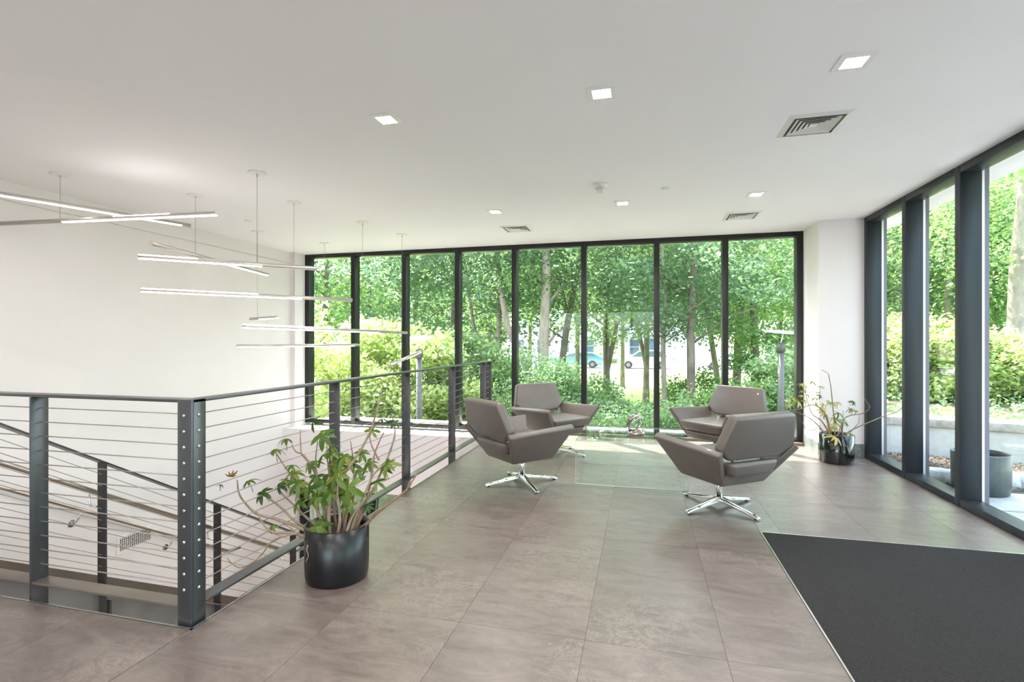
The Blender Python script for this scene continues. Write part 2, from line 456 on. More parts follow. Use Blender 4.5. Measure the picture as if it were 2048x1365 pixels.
# lower storey shell
struct('floor_lower', B(XL-.2, 1.0, .6, YB+.2, ZL-.2, ZL), M['tile'])
struct('wall_lower_right', B(.9, 1.1, .6, YB+.2, ZL, -.34), M['wall'])
struct('wall_lower_front', B(XL, 1.0, .5, .7, ZL, -.34), M['wall'])
struct('trim_2', B(OX, OX+.012, OY, YB-.4, -.34, -.021).box(XL, OX+.012, OY, OY+.004, -.34, -.03), M['wall'])
struct('trim_4', B(XL, 2.2, YB+.171, YB+.90, -.12, -.025), M['sill'])
# threshold under the back glazing
struct('trim_3', B(OX, 2.03, YB-.08, YB-.002, -.012, .034), M['curb'])

# ------------------------------------------------------------------ glazing
def glazing(name, pts, axis, face, z0, z1, fm, depth=.15, fw=.075, edge=True):
    """pts: mullion start positions along the wall; last one is the end jamb"""
    root = link(name, None); root['kind'] = 'structure'
    def bx(a0,a1,d0,d1,zz0,zz1,nm,m,bev=0):
        mb = B(a0,a1,face+d0,face+d1,zz0,zz1) if axis=='x' else B(face+d0,face+d1,a0,a1,zz0,zz1)
        return mb.build(nm, m, root, bev)
    for a in pts:
        bx(a, a+fw, 0, depth, z0, z1, 'mullion', fm, .003)
        if edge: bx(a+.012, a+fw-.012, depth+.001, depth+.022, z0, z1, 'mullion_cap', M['silver']); bx(a+.014, a+fw-.014, depth+.0225, depth+.055, z0, z1, 'mullion_cap', M['violet'])
    A0, A1 = pts[0]+fw, pts[-1]
    for i in range(len(pts)-1):
        a0, a1 = pts[i]+fw, pts[i+1]
        bx(a0, a1, 0, depth, z0, z0+.062, 'sill_rail', fm, .002)
        bx(a0, a1, 0, depth, z1-.062, z1, 'head_rail', fm, .002)
        bx(a0, a1, depth-.03, depth-.012, z0+.063, z1-.063, 'pane', M['glass'])
    return root
bx_ = [-5.42,-4.565,-3.67,-2.78,-1.88,-.85,.16,1.05,1.955]
glazing('window_1', bx_, 'x', YB, 0, H, M['frame'], edge=False)
glazing('window_2', [6.675-.885*k for k in range(0, 13)][::-1], 'y', XR, 0, H, M['frame2'])
glazing('added_rear_window', [-3.2 + .93*k for k in range(0, 4)] + [.525], 'x', YF-.17, 0, 2.5, M['frame'], edge=False)  # rear glazing added behind the viewpoint to let skylight into the room
glazing('window_4', [-5.4,-4.2,-2.9,-1.6,-.3,.82], 'x', 7.2, ZL, -.96, M['frame'], edge=False)

# ------------------------------------------------------------------ ceiling fittings
def downlight(x, y, label, parts=True, e=DOWNLIGHT_W):
    t = thing('ceiling_downlight', label, 'downlight', (x, y, H), 0, 'square recessed ceiling downlights')
    tr = MB(); o, i, z0, z1 = .082, .052, -.006, .0
    tr.box(-o,o,-o,-i,z0,z1).box(-o,o,i,o,z0,z1).box(-o,-i,-i,i,z0,z1).box(i,o,-i,i,z0,z1)
    tr.build('trim_frame', M['white'], t)
    B(-i,i,-i,i,-.003,0).build('diffuser', M['glow'], t)
    l = bpy.data.lights.new('downlight_lamp', 'AREA'); l.shape = 'SQUARE'; l.size = .096; l.energy = e; l.color = (1,.94,.915)
    lo = bpy.data.objects.new('downlight_lamp', l); C.objects.link(lo); lo.parent = t; lo.location = (0,0,-.004)
    return t
downlight(-1.595, 2.985, 'square ceiling downlight nearest the pendant light bars')
downlight(-.225, 2.975, 'square ceiling downlight above the open floor, middle of the front row')
downlight(1.05, 2.96, 'square ceiling downlight at upper right, beside the large open ceiling vent')
downlight(-1.57, 5.41, 'small far ceiling downlight in front of the left far vent')
downlight(-.195, 5.40, 'small far ceiling downlight just behind the smoke detector')
downlight(1.075, 5.395, 'small far ceiling downlight in front of the right far vent')
for y in (.55, -1.85, -3.9):
    for x in (-4.2, -1.57, -.2, 1.07):
        downlight(x, y, 'square ceiling downlight of the rows behind the viewpoint')

def ceil_vent(x, y, label):
    t = thing('ceiling_vent', label, 'vent', (x, y, H), 0, 'square louvred ceiling vents')
    o = .185; i = .15
    tr = MB(); z0 = -.012
    tr.slab([(-o,-o,0),(o,-o,0),(i,-i,z0),(-i,-i,z0)],(0,0,.002)); tr.slab([(o,-o,0),(o,o,0),(i,i,z0),(i,-i,z0)],(0,0,.002))
    tr.slab([(o,o,0),(-o,o,0),(-i,i,z0),(i,i,z0)],(0,0,.002)); tr.slab([(-o,o,0),(-o,-o,0),(-i,-i,z0),(-i,i,z0)],(0,0,.002))
    tr.build('frame', M['vent'], t)
    B(-i,i,-i,i,-.002,0).build('duct_opening', M['duct'], t)
    for k, s in enumerate((.132, .105, .078, .051)):
        q = MB(); s2 = s-.020; za, zb = -.014, -.003
        for r in range(4):
            Mr = Matrix.Rotation(r*PI/2, 4, 'Z')
            q.slab([Mr@Vector((-s,-s,za)),Mr@Vector((s,-s,za)),Mr@Vector((s2,-s2,zb)),Mr@Vector((-s2,-s2,zb))],(0,0,.0015))
        q.build('louvre', M['vent'], t)
    B(-.024,.024,-.024,.024,-.010,-.004).build('centre_plate', M['vent'], t)
    return t
ceil_vent(1.095, 3.75, 'large square louvred ceiling vent nearest the viewer, at upper right')
ceil_vent(1.10, 6.27, 'far square ceiling vent above the two right-hand chairs')
ceil_vent(-1.54, 6.29, 'far square ceiling vent above the left-hand chairs')

t = thing('smoke_detector', 'white smoke detector hanging below the ceiling', 'smoke detector', (-.371, 4.72, H))
MB().lathe([(.07,0),(.07,-.010),(.060,-.018),(.048,-.038)][::-1], 32).build('base', M['white'], t)
MB().lathe([(.034,-.040),(.036,-.062),(.028,-.072)][::-1], 28).build('sensor_chamber', M['vent'], t)
tag(MB().lathe([(.0,-.006),(.038,-.006),(.041,0)], 28).build('sprinkler_cover', M['white']), 'white round sprinkler cover to the right of the smoke detector', 'sprinkler cover').location = (.213,4.973,H)
tag(MB().lathe([(.0,-.006),(.038,-.006),(.041,0)], 28).build('sprinkler_cover', M['white']), 'white round sprinkler cover among the pendant light canopies', 'sprinkler cover').location = (-4.53,5.09,H)

# ------------------------------------------------------------------ pendant light bars
RB = .019
def pendant(A, Bp, can, lit, label, litup=None):
    """A,Bp bar ends; can = canopy xy; lit = (t0,t1) lit stretch"""
    A = Vector(A); Bp = Vector(Bp)
    t = thing('linear_pendant_light', label, 'pendant light', (can[0], can[1], H), 0, 'slim linear pendant light bars')
    o = Vector((can[0], can[1], H))
    A = A-o; Bp = Bp-o
    MB().lathe([(.072,0),(.072,-.006),(.064,-.010)][::-1], 32).build('canopy', M['white'], t)
    MB().lathe([(.008,-.010),(.008,-.028),(.004,-.034)][::-1], 12).build('cable_gripper', M['button'], t)
    d = (Bp-A)
    s = max(0, min(1, -(A.xy.dot(d.xy))/d.xy.dot(d.xy)))
    P = A + d*s
    MB().tube([(0,0,-.03), P+Vector((0,0,RB))], .0016, 6).build('suspension_cable', M['cable'], t)
    MB().tube([A, Bp], RB, 16).build('tube', M['baralu'], t)
    dn = d.normalized(); side = dn.cross(Vector((0,0,1))).normalized(); up = side.cross(dn)
    def strip(t0, t1, sgn, nm):
        m = MB(); n = 8; vs = []; 
        for e in (A+d*t0, A+d*t1):
            for k in range(n+1):
                q = PI*(.17+.66*k/n)
                vs.append(e + (side*math.cos(q) + up*sgn*math.sin(q))*(RB+.001))
        fs = [(k, k+1, n+2+k, n+1+k) for k in range(n)] + [tuple(range(n+1)), tuple(range(2*n+1, n, -1))]
        m.add(vs, fs, True); m.build(nm, M['bar'], t)
    strip(lit[0], lit[1], -1, 'led_diffuser')
    if litup: strip(litup[0], litup[1], 1, 'led_diffuser')
    return t
def lerp3(a, b, t): return tuple(a[i]+(b[i]-a[i])*t for i in range(3))
pendant((-5.30,1.75,2.50), (-4.36,4.13,2.50), (-4.962,2.607), (0,.97), 'linear pendant light bar entering from the left edge, highest of all')
pendant((-5.466,3.231,2.382), (-3.338,3.41,2.382), (-4.84,3.284), (.31,1), 'linear pendant light bar at upper left, crossing in front of the highest bar', (.55,.80))
pendant((-4.098,3.489,2.194), (-4.606,5.506,2.194), (-4.248,4.084), (.38,1), 'linear pendant light bar sloping down to the right, its left third dark')
pendant((-3.75,3.089,1.999), (-2.825,3.994,1.999), (-3.166,3.66), (0,.66), 'linear pendant light bar ending dark at the left jamb of the back window', (0,.3))
pendant((-4.294,3.56,1.801), (-3.091,5.002,1.801), (-3.477,4.539), (0,.72), 'longest-looking linear pendant light bar, a third of it dark across the back window', (0,.5))
pendant((-5.064,5.734,1.644), (-4.31,5.341,1.644), (-4.863,5.629), (.35,1), 'shortest-looking linear pendant light bar, alone against the white wall')
pendant((-3.115,3.456,1.471), (-3.36,6.9,1.471), (-3.261,5.505), (0,.72), 'linear pendant light bar just above the lowest long one, dark right end over the windows', (0,.4))
pendant((-4.918,5.342,1.287), (-4.295,7.149,1.287), (-4.501,6.553), (0,.95), 'lowest long linear pendant light bar, fully lit')
def P3(u, dd, z):
    k = (u-1024)/1020
    return (dd*(-math.sin(YAW)+k*math.cos(YAW)), dd*(math.cos(YAW)+k*math.sin(YAW)), z)
pendant((-3.066,5.835,1.043), (-3.225,7.084,1.192), (-3.121,6.267), (.5,1), 'short grey pendant bar tilted upward, hanging just above the handrail')

# ------------------------------------------------------------------ cable railings
zs = [.995-.0754*i for i in range(12)]
pw = .082
xp1 = OX-.017; xp0 = xp1-pw; xc = (xp0+xp1)/2     # side railing plates
yp0 = OY+.015; yp1 = yp0+pw; yc = (yp0+yp1)/2     # front railing plates
sr = thing('cable_railing', 'steel cable railing running along the stair opening toward the back windows', 'railing', (xc, yc, 0))
o = Vector((-xc, -yc, 0))
def put(mb, name, m, root, off, bevel=0):
    mb.v = [tuple(Vector(p)+off) for p in mb.v]
    return mb.build(name, m, root, bevel)
py = [yp0, 3.18, 4.31, 5.48, 6.66, 7.05]
for k, y in enumerate(py):
    z1 = 1.07 if k == 0 else 1.055
    if y > 6.9: put(B(xp0,xp1,6.932,6.944,-.03,z1), 'post', M['steel'], sr, o, .001)
    else: put(B(xp0,xp1,y,y+.012,-.30,z1), 'post', M['steel'], sr, o, .001)
put(B(xp0,xp1,yp0+.012,6.945,1.056,1.07), 'top_rail', M['steel'], sr, o, .0015)
ys = [yp0+.012] + [q for y in py[1:5] for q in (y, y+.012)] + [6.932]
for a, b in zip(ys[::2], ys[1::2]):
    put(B(xp0+.002,xp1-.002,a,b,.073,.085), 'bottom_rail', M['steel'], sr, o, .001)
for z in zs:
    put(MB().tube([(xc,yp0-.003,z),(xc,6.934,z)], .0028, 6), 'cable', M['cable'], sr, o)
    put(MB().tube([(xc,yp0-.0005,z),(xc,yp0-.004,z),(xc,yp0-.007,z)], [.0085,.0085,.004], 12), 'button_fitting', M['button'], sr, o)
    put(MB().tube([(xc,6.905,z),(xc,6.932,z)], .0055, 8), 'cable_stud', M['button'], sr, o)
fr = thing('cable_railing', 'steel cable railing along the front edge of the opening, running off the left side', 'railing', (xc, yc, 0))
put(B(xp1-.012,xp1,yp0+.0125,yp1,-.30,1.07), 'post', M['steel'], fr, o, .001)
for x in (-3.112, -4.06):
    put(B(x,x+.012,yp0,yp1,-.30,1.055), 'post', M['steel'], fr, o, .001)
put(B(-4.06,xp0+.0,yp0+.001,yp1,1.056,1.07), 'top_rail', M['steel'], fr, o, .0015)
for a, b in ((-4.048,-3.112),(-3.1,xp0)):
    put(B(a,b,yp0+.004,yp1,.073,.085), 'bottom_rail', M['steel2'], fr, o, .001)
for z in zs:
    put(MB().tube([(-4.05,yc+.004,z),(xp1+.003,yc+.004,z)], .0028, 6), 'cable', M['cable'], fr, o)
    put(MB().tube([(xp1+.0005,yc,z),(xp1+.004,yc,z),(xp1+.007,yc,z)], [.0085,.0085,.004], 12), 'button_fitting', M['button'], fr, o)

# ------------------------------------------------------------------ staircase going down along the left wall
SL = .608
X1 = -4.0
Y0s, Y1s = OY, 5.98
def nz(y): return -(y-Y0s)*SL
st = thing('staircase', 'straight flight of stairs descending along the white left wall', 'staircase', (-4.7, OY, 0))
o2 = Vector((4.7, -OY, 0))
ya, yb = Y0s+.02, Y1s+.02
pr = [(X1-.04, ya, nz(ya)+.09), (X1-.04, yb, nz(yb)+.09), (X1-.04, yb, nz(yb)-.30), (X1-.04, ya, nz(ya)-.30)]
put(MB().slab(pr, (.012,0,0)), 'stringer', M['web'], st, o2)
put(MB().slab([(X1-.04,ya,nz(ya)+.09),(X1+.04,ya,nz(ya)+.09),(X1+.04,yb,nz(yb)+.09),(X1-.04,yb,nz(yb)+.09)], (0,0,.012)), 'stringer_flange', M['steel2'], st, o2)  # brown tone puts the floor's reflection into the flange colour
pr = [(XL+.002, ya, nz(ya)+.205), (XL+.002, yb, nz(yb)+.205), (XL+.002, yb, nz(yb)-.30), (XL+.002, ya, nz(ya)-.30)]
put(MB().slab(pr, (.02,0,0)), 'stringer', M['steel2'], st, o2)
put(B(XL+.002, XL+.022, yb+.001, 6.94, nz(Y1s)-.02, nz(Y1s)+.195), 'skirting', M['steel2'], st, o2)
nst = 14; run = (Y1s-Y0s)/nst; rise = run*SL
for k in range(nst):
    y = Y0s+.015+run*k; z = -rise*(k+1)
    put(B(XL+.024, X1-.042, y, y+run+.02, z-.035, z+.02), 'tread', M['tread'], st, o2)
    put(B(XL+.024, X1-.042, y, y+.012, z+.021, z+rise-.036), 'riser', M['steel'], st, o2)
put(B(XL+.002, X1+.06, Y1s+.03, 6.94, nz(Y1s)-.2, nz(Y1s)-.021), 'landing', M['tread'], st, o2)
put(B(X1-.02, X1+.06, 3.02, 3.032, -.95, -.64), 'bracket_plate', M['steel'], st, o2)

ig = thing('stair_railing', 'sloping steel cable guard on the open side of the stairs', 'railing', (X1, 3.0, -.6))
o3 = Vector((-X1, -3.0, .6))
def rz_(y): return 1.07-(y-Y0s)*SL
for y, zb in ((3.0,-.95),(4.09,-1.6),(5.20,-2.3)):
    put(B(X1-.04,X1+.04,y,y+.012,zb,rz_(y)-.008), 'post', M['steel'], ig, o3)
put(MB().slab([(X1-.04,OY+.1,rz_(OY+.1)),(X1+.04,OY+.1,rz_(OY+.1)),(X1+.04,5.21,rz_(5.21)),(X1-.04,5.21,rz_(5.21))], (0,0,-.014)), 'top_rail', M['steel'], ig, o3)
for k in range(9):
    dz = -.10-.088*k
    put(MB().tube([(X1,OY+.1,rz_(OY+.1)+dz),(X1,5.2,rz_(5.2)+dz)], .0026, 6), 'cable', M['cable'], ig, o3)
# inner handrail pipe on the guard
put(MB().tube([(X1-.08,1.9,.555+.608*.51),(X1-.08,3.05,.165),(X1-.08,5.3,.165-2.25*.608),(X1-.08,5.5,.165-2.28*.608)], .0185, 12), 'handrail_pipe', M['pipe'], ig, o3)
for y in (3.0, 4.09, 5.1):
    z = .165-(y-3.05)*.608
    put(MB().tube([(X1-.005,y-.03,z-.10),(X1-.07,y-.03,z-.10),(X1-.08,y-.03,z-.07),(X1-.08,y-.03,z-.015)], .006, 8), 'bracket', M['button'], ig, o3)

wr = thing('wall_handrail', 'slim handrail pipe on round brackets fixed to the white left wall', 'handrail', (XL, 3.9, -.3))
o4 = Vector((-XL, -3.9, .3))
xw = XL+.07
def wz(y): return .06-(y-3.233)*.620
put(MB().tube([(xw,1.9,wz(1.9)),(xw,5.75,wz(5.75)),(xw,5.95,wz(5.75)-.03)], .0185, 12), 'handrail_pipe', M['pipe'], wr, o4)
for y in (3.87, 4.90, 5.65):
    z = wz(y)
    put(MB().tube([(XL+.003,y-.04,z-.13),(XL+.05,y-.03,z-.12),(xw,y-.02,z-.08),(xw,y,z-.018)], .008, 8), 'bracket', M['chrome'], wr, o4)
    put(MB().tube([(XL+.001,y-.04,z-.13),(XL+.012,y-.04,z-.13)], .035, 20), 'rosette', M['chrome'], wr, o4)

# second flight guard seen below the landing
lg = thing('lower_stair_railing', 'dark cable guard of the lower flight, seen behind the black pot', 'railing', (-3.9, 6.0, -2.2))
o5 = Vector((3.9, -6.0, 2.2))
for x, z in ((-3.94,-.93),(-3.1,-1.35),(-2.4,-1.75)):
    put(B(x,x+.05,5.9,5.912,ZL if x>-3.5 else -2.1,z), 'post', M['steel'], lg, o5)
put(MB().slab([(-3.94,5.87,-.92),(-3.94,5.95,-.92),(-2.36,5.95,-1.76),(-2.36,5.87,-1.76)], (0,0,-.014)), 'top_rail', M['steel'], lg, o5)
for k in range(8):
    dz = -.1-.09*k
    put(MB().tube([(-3.93,5.906,-.92+dz),(-2.37,5.906,-1.76+dz)], .0026, 6), 'cable', M['cable'], lg, o5)

# wall grille
wv = thing('wall_vent', 'white rectangular air grille low on the left wall beside the stairs', 'vent', (XL, 4.49, -.87))
ww, hh = .21, .095
B(0,.012,-ww,-ww+.025,-hh,hh).box(0,.012,ww-.025,ww,-hh,hh).box(0,.012,-ww+.025,ww-.025,-hh,-hh+.025).box(0,.012,-ww+.025,ww-.025,hh-.025,hh).build('frame', M['white'], wv)
B(0.0005,.002,-ww+.02,ww-.02,-hh+.02,hh-.02).build('duct_opening', M['dark'], wv)
for k in range(17):
    y = -ww+.03+k*(2*ww-.06)/16
    B(.003,.010,y-.003,y+.003,-hh+.022,hh-.022).build('slat', M['white'], wv)
for k in range(6):
    z = -hh+.035+k*(2*hh-.07)/5
    B(.002,.006,-ww+.022,ww-.022,z-.002,z+.002).build('crossbar', M['white'], wv)

# ------------------------------------------------------------------ swivel chairs
def make_chair(label, loc, face, legdeg):
    """face = world angle of the sitter's forward direction"""
    t = thing('swivel_lounge_chair', label, 'chair', (*loc, 0), R(face-90), 'taupe leather swivel lounge chairs')
    L = M['leather']
    bb = .016
    for s in (-1, 1):
        A = [Vector((s*.22,-.25,.25)), Vector((s*.22,.20,.25)), Vector((s*.415,.31,.555)), Vector((s*.415,-.41,.525))]
        n = (A[1]-A[0]).cross(A[3]-A[0]).normalized()*-s*-1
        if n.x*s > 0: n = -n
        MB().slab(A, n*.062).build('armrest', L, t, bb, 3)
    # seat pan and low rear panel
    MB().slab([(-.222,-.25,.25),(.222,-.25,.25),(.222,.20,.25),(-.222,.20,.25)], (0,0,.05)).build('seat_pan', L, t, .012, 2)
    MB().slab([(-.215,-.252,.252),(.215,-.252,.252),(.275,-.305,.345),(-.275,-.305,.345)], (0,.045,.012)).build('rear_panel', L, t, .012, 2)
    MB().slab([(-.215,.205,.252),(.215,.205,.252),(.27,.235,.33),(-.27,.235,.33)], (0,-.045,.012)).build('front_panel', L, t, .012, 2)
    # backrest: six-cornered pad
    q = [(-.25,-.355,.462),(.25,-.355,.462),(.375,-.40,.55),(.295,-.475,.805),(-.295,-.475,.805),(-.375,-.40,.55)]
    bk = MB(); bk.slab(q, (0,.085,.022)); ob = bk.build('backrest', L, t, .026, 4)
    MB().tube([(-.15,-.26,.30),(-.15,-.29,.50)], .01, 8).tube([(.15,-.26,.30),(.15,-.29,.50)], .01, 8).build('back_support', M['lseam'], t)
    # seat cushion: wider on top, reaches out through the gap at the back
    c0 = [(-.20,-.350,.335),(.20,-.350,.335),(.245,.240,.335),(-.245,.240,.335)]
    c1 = [(-.255,-.370,.452),(.255,-.370,.452),(.30,.290,.455),(-.30,.290,.455)]
    cm = MB(); cm.add([*c0,*c1], [(3,2,1,0),(4,5,6,7),(0,1,5,4),(1,2,6,5),(2,3,7,6),(3,0,4,7)])
    cm.build('seat_cushion', L, t, .036, 4)
    # chrome pedestal
    MB().tube([(0,0,.075),(0,0,.25)], .024, 24).build('pedestal_column', M['chrome'], t)
    B(-.09,.09,-.09,.09,.240,.2495).build('mounting_plate', M['lseam'], t)
    for k in range(4):
        a = R(legdeg - (face-90) + 90*k)
        Mr = Matrix.Rotation(a, 4, 'Z')
        sec = []
        for r, z, h, w in ((.0,.058,.036,.026),(.34,.013,.018,.021),(.365,.010,.010,.020)):
            sec.append([Mr@Vector((r,-w,z)),Mr@Vector((r,w,z)),Mr@Vector((r,w*.75,z+h)),Mr@Vector((r,-w*.75,z+h))])
        m = MB(); vs = [p for s_ in sec for p in s_]
        fs = [(3,2,1,0),(8,9,10,11)]
        for i in range(2):
            for j in range(4): fs.append((i*4+j, i*4+(j+1)%4, i*4+4+(j+1)%4, i*4+4+j))
        m.add(vs, fs); m.build('base_leg', M['chrome'], t, .0025, 2)
        p = Mr@Vector((.335,0,0))
        MB().lathe([(.012,0),(.012,.012)], 12, (p.x,p.y,0)).build('foot_glide', M['rubber'], t)
    return t
make_chair('taupe leather swivel chair standing nearest the railing, seen from behind', (-1.105,4.717), 48, 35.3)
make_chair('taupe leather swivel chair nearest the entrance mat, its back toward the viewer', (.605,4.43), 127, 42.3)
make_chair('taupe leather swivel chair by the windows, left of the glass table, facing right', (-.978,6.05), -40, -17.3)
make_chair('taupe leather swivel chair by the windows, right of the glass table beside the potted plant', (.80,6.12), -136, 20)

# ------------------------------------------------------------------ glass table
gt = thing('glass_coffee_table', 'clear glass waterfall coffee table between the four chairs', 'table', (-.10, 5.24, 0))
tw, td, th, gg = .505, .43, .42, .012
for s in (-1, 1):
    y0, y1 = (-td, -td+gg) if s < 0 else (td-gg, td)
    B(-tw,tw,y0,y1,.008,th-gg-.001).build('side_panel', M['tglass'], gt)
    B(-tw,tw,y0,y1,.002,.0075).build('bottom_edge', M['tedge'], gt)
    for sx in (-1, 1):
        B(sx*tw-.002 if sx<0 else tw, sx*tw if sx<0 else tw+.002, y0, y1, .008, th-gg-.001).build('glass_edge', M['tedge'], gt)
        cx_ = sx*(tw-.025)
        yy = -td+gg if s < 0 else td-gg-.03
        B(cx_-.02, cx_+.02, yy+.0005, yy+.03, 0, .028).build('foot_block', M['tglass'], gt, .003)
B(-tw,tw,-td,td,th-gg,th).build('table_top', M['tglass'], gt)
for s in (-1, 1):
    B(-tw,tw, s*td-(.002 if s<0 else 0), s*td+(0 if s<0 else .002), th-gg, th).build('top_edge', M['tedge'], gt)
B(-.40,.40,-td+.03,td-.03,.200,.208).build('lower_shelf', M['tglass'], gt) if False else None

# sculpture: ring foot and twisted ribbon
sp = thing('metal_sculpture', 'twisted chrome and bronze ribbon sculpture on the glass table', 'sculpture', (-.085, 5.13, .42))
def ribbon(pts, wid, thick=.004):
    """pts: list of (pos, widthdir)"""
    m = MB(); vs = []
    for i, (p, wd) in enumerate(pts):
        p = Vector(p); wd = Vector(wd).normalized()
        a = Vector(pts[max(i-1,0)][0]); b = Vector(pts[min(i+1,len(pts)-1)][0])
        n = (b-a).normalized().cross(wd).normalized()
        w_ = wid[i] if hasattr(wid,'__len__') else wid
        for q in ((-1,-1),(1,-1),(1,1),(-1,1)): vs.append(p+wd*w_*.5*q[0]+n*thick*.5*q[1])
    fs = [(3,2,1,0), tuple(len(vs)-4+k for k in range(4))]
    for i in range(len(pts)-1):
        for j in range(4): fs.append((i*4+j, i*4+(j+1)%4, i*4+4+(j+1)%4, i*4+4+j))
    m.add(vs, fs, True)
    return m
rg = [((.082*math.cos(a)+.03, .060*math.sin(a), .030+.008*math.cos(a)), (0,.1,1)) for a in [2*PI*k/40 for k in range(41)]]
ribbon(rg, .050).build('ring_foot', M['bronze'], sp)
lp = []
for k in range(65):
    a = 2*PI*k/64
    x = .010 + .058*math.cos(a) + .012*math.sin(a)
    z = .128 + .074*math.sin(a) + .016*math.cos(a)
    q = a*.5 + .5
    lp.append(((x, .026*math.sin(2*a), z), (.35*math.cos(a), math.cos(q)+.25, .7*math.sin(q)+.15)))
ribbon(lp, .052, .006).build('twisted_ribbon', M['bronze'], sp)
up_ = [((-.045+.125*u-.03*math.sin(u*PI), .045*math.cos(u*PI), .040+.165*u), (.5*math.sin(u*3), .5, .75)) for u in [k/30 for k in range(31)]]
ribbon(up_, .036, .006).build('rising_ribbon', M['chrome'], sp)

# ------------------------------------------------------------------ potted umbrella plants
def leaflet_mesh(name, L, Wd, m, droop=.25):
    vs = []; n = 6
    for i in range(n+1):
        u = i/n
        w = Wd*.5*(math.sin(PI*min(1,u*.92+.06))**.8)*(1 if i < n else 0.02)
        if i == 0: w = Wd*.05
        z = -droop*L*u*u
        vs += [(u*L, -w, z+w*.25), (u*L, 0, z), (u*L, w, z+w*.25)]
    fs = []
    for i in range(n):
        for j in range(2):
            a = i*3+j
            fs.append((a, a+1, a+4, a+3))
    mb = MB(); mb.add(vs, fs, True)
    me = mb.mesh(name, m)
    return me
def plant(root, stems, clusters, leaf_meshes, k_px, u0, hz, base_r, stem_mats, rs, per=7):
    """stems: list of (material key, base radius, [(u,v,depth offset)...]); k_px metres per image pixel of u,v; offsets from pot centre"""
    def pos(u, v, dd): return Vector(((u-u0)*k_px, dd, 1.35-(v-682)*k_px*1.0))  # stem and leaf points are image pixels scaled to metres around the pot
    for mk, r0, pl in stems:
        pts = [pos(*p) for p in pl]
        # smooth (Catmull-Rom)
        out = []
        for i in range(len(pts)-1):
            p0 = pts[max(i-1,0)]; p1 = pts[i]; p2 = pts[i+1]; p3 = pts[min(i+2,len(pts)-1)]
            for s_ in range(4):
                q = s_/4
                out.append(.5*((2*p1)+(p2-p0)*q+(2*p0-5*p1+4*p2-p3)*q*q+(3*p1-p0-3*p2+p3)*q**3))
        out.append(pts[-1])
        n = len(out)
        rad = [r0*(1-.62*i/(n-1))*(1+.10*math.sin(i*2.1)) for i in range(n)]
        MB().tube(out, rad, 7).build('stem', M[mk], root)
    for c in clusters:
        u, v, dd, size, tilt, kind = c
        p = pos(u, v, dd)
        # petiole
        ax = Vector((rs.uniform(-.5,.5)+tilt[0], rs.uniform(-.3,.3)+tilt[1], 1+tilt[2])).normalized()
        MB().tube([p-ax*size*.9-Vector((0,0,.01)), p-ax*size*.4, p], [.0022,.0018,.0018], 5).build('leaf_stalk', M['gstem'], root)
        qt = ax.to_track_quat('Z', 'Y')
        a0 = rs.uniform(0, 6.28)
        nn = per + rs.choice((-1,0,1))
        for j in range(nn):
            a = a0 + 2*PI*j/nn + rs.uniform(-.12,.12)
            rot = (qt.to_matrix().to_4x4() @ Matrix.Rotation(a, 4, 'Z') @ Matrix.Rotation(rs.uniform(.05,.5), 4, 'Y'))
            o_ = link('leaf', rs.choice(leaf_meshes[kind]), root)
            s_ = size*rs.uniform(.62,.98)/.1
            o_.matrix_local = Matrix.Translation(p) @ rot @ Matrix.Diagonal((s_,s_,s_,1))
def pot(root, r, h, m):
    MB().lathe([(r*.90,0),(r*.955,.006),(r*.985,.03),(r,.10),(r,h),(r-.008,h+.002),(r-.010,h-.05),(r-.012,h-.06)], 48, capt=False).build('pot', m, root)
    MB().lathe([(r-.013,h-.075),(r-.013,h-.055)], 32).build('soil', M['soil'], root)

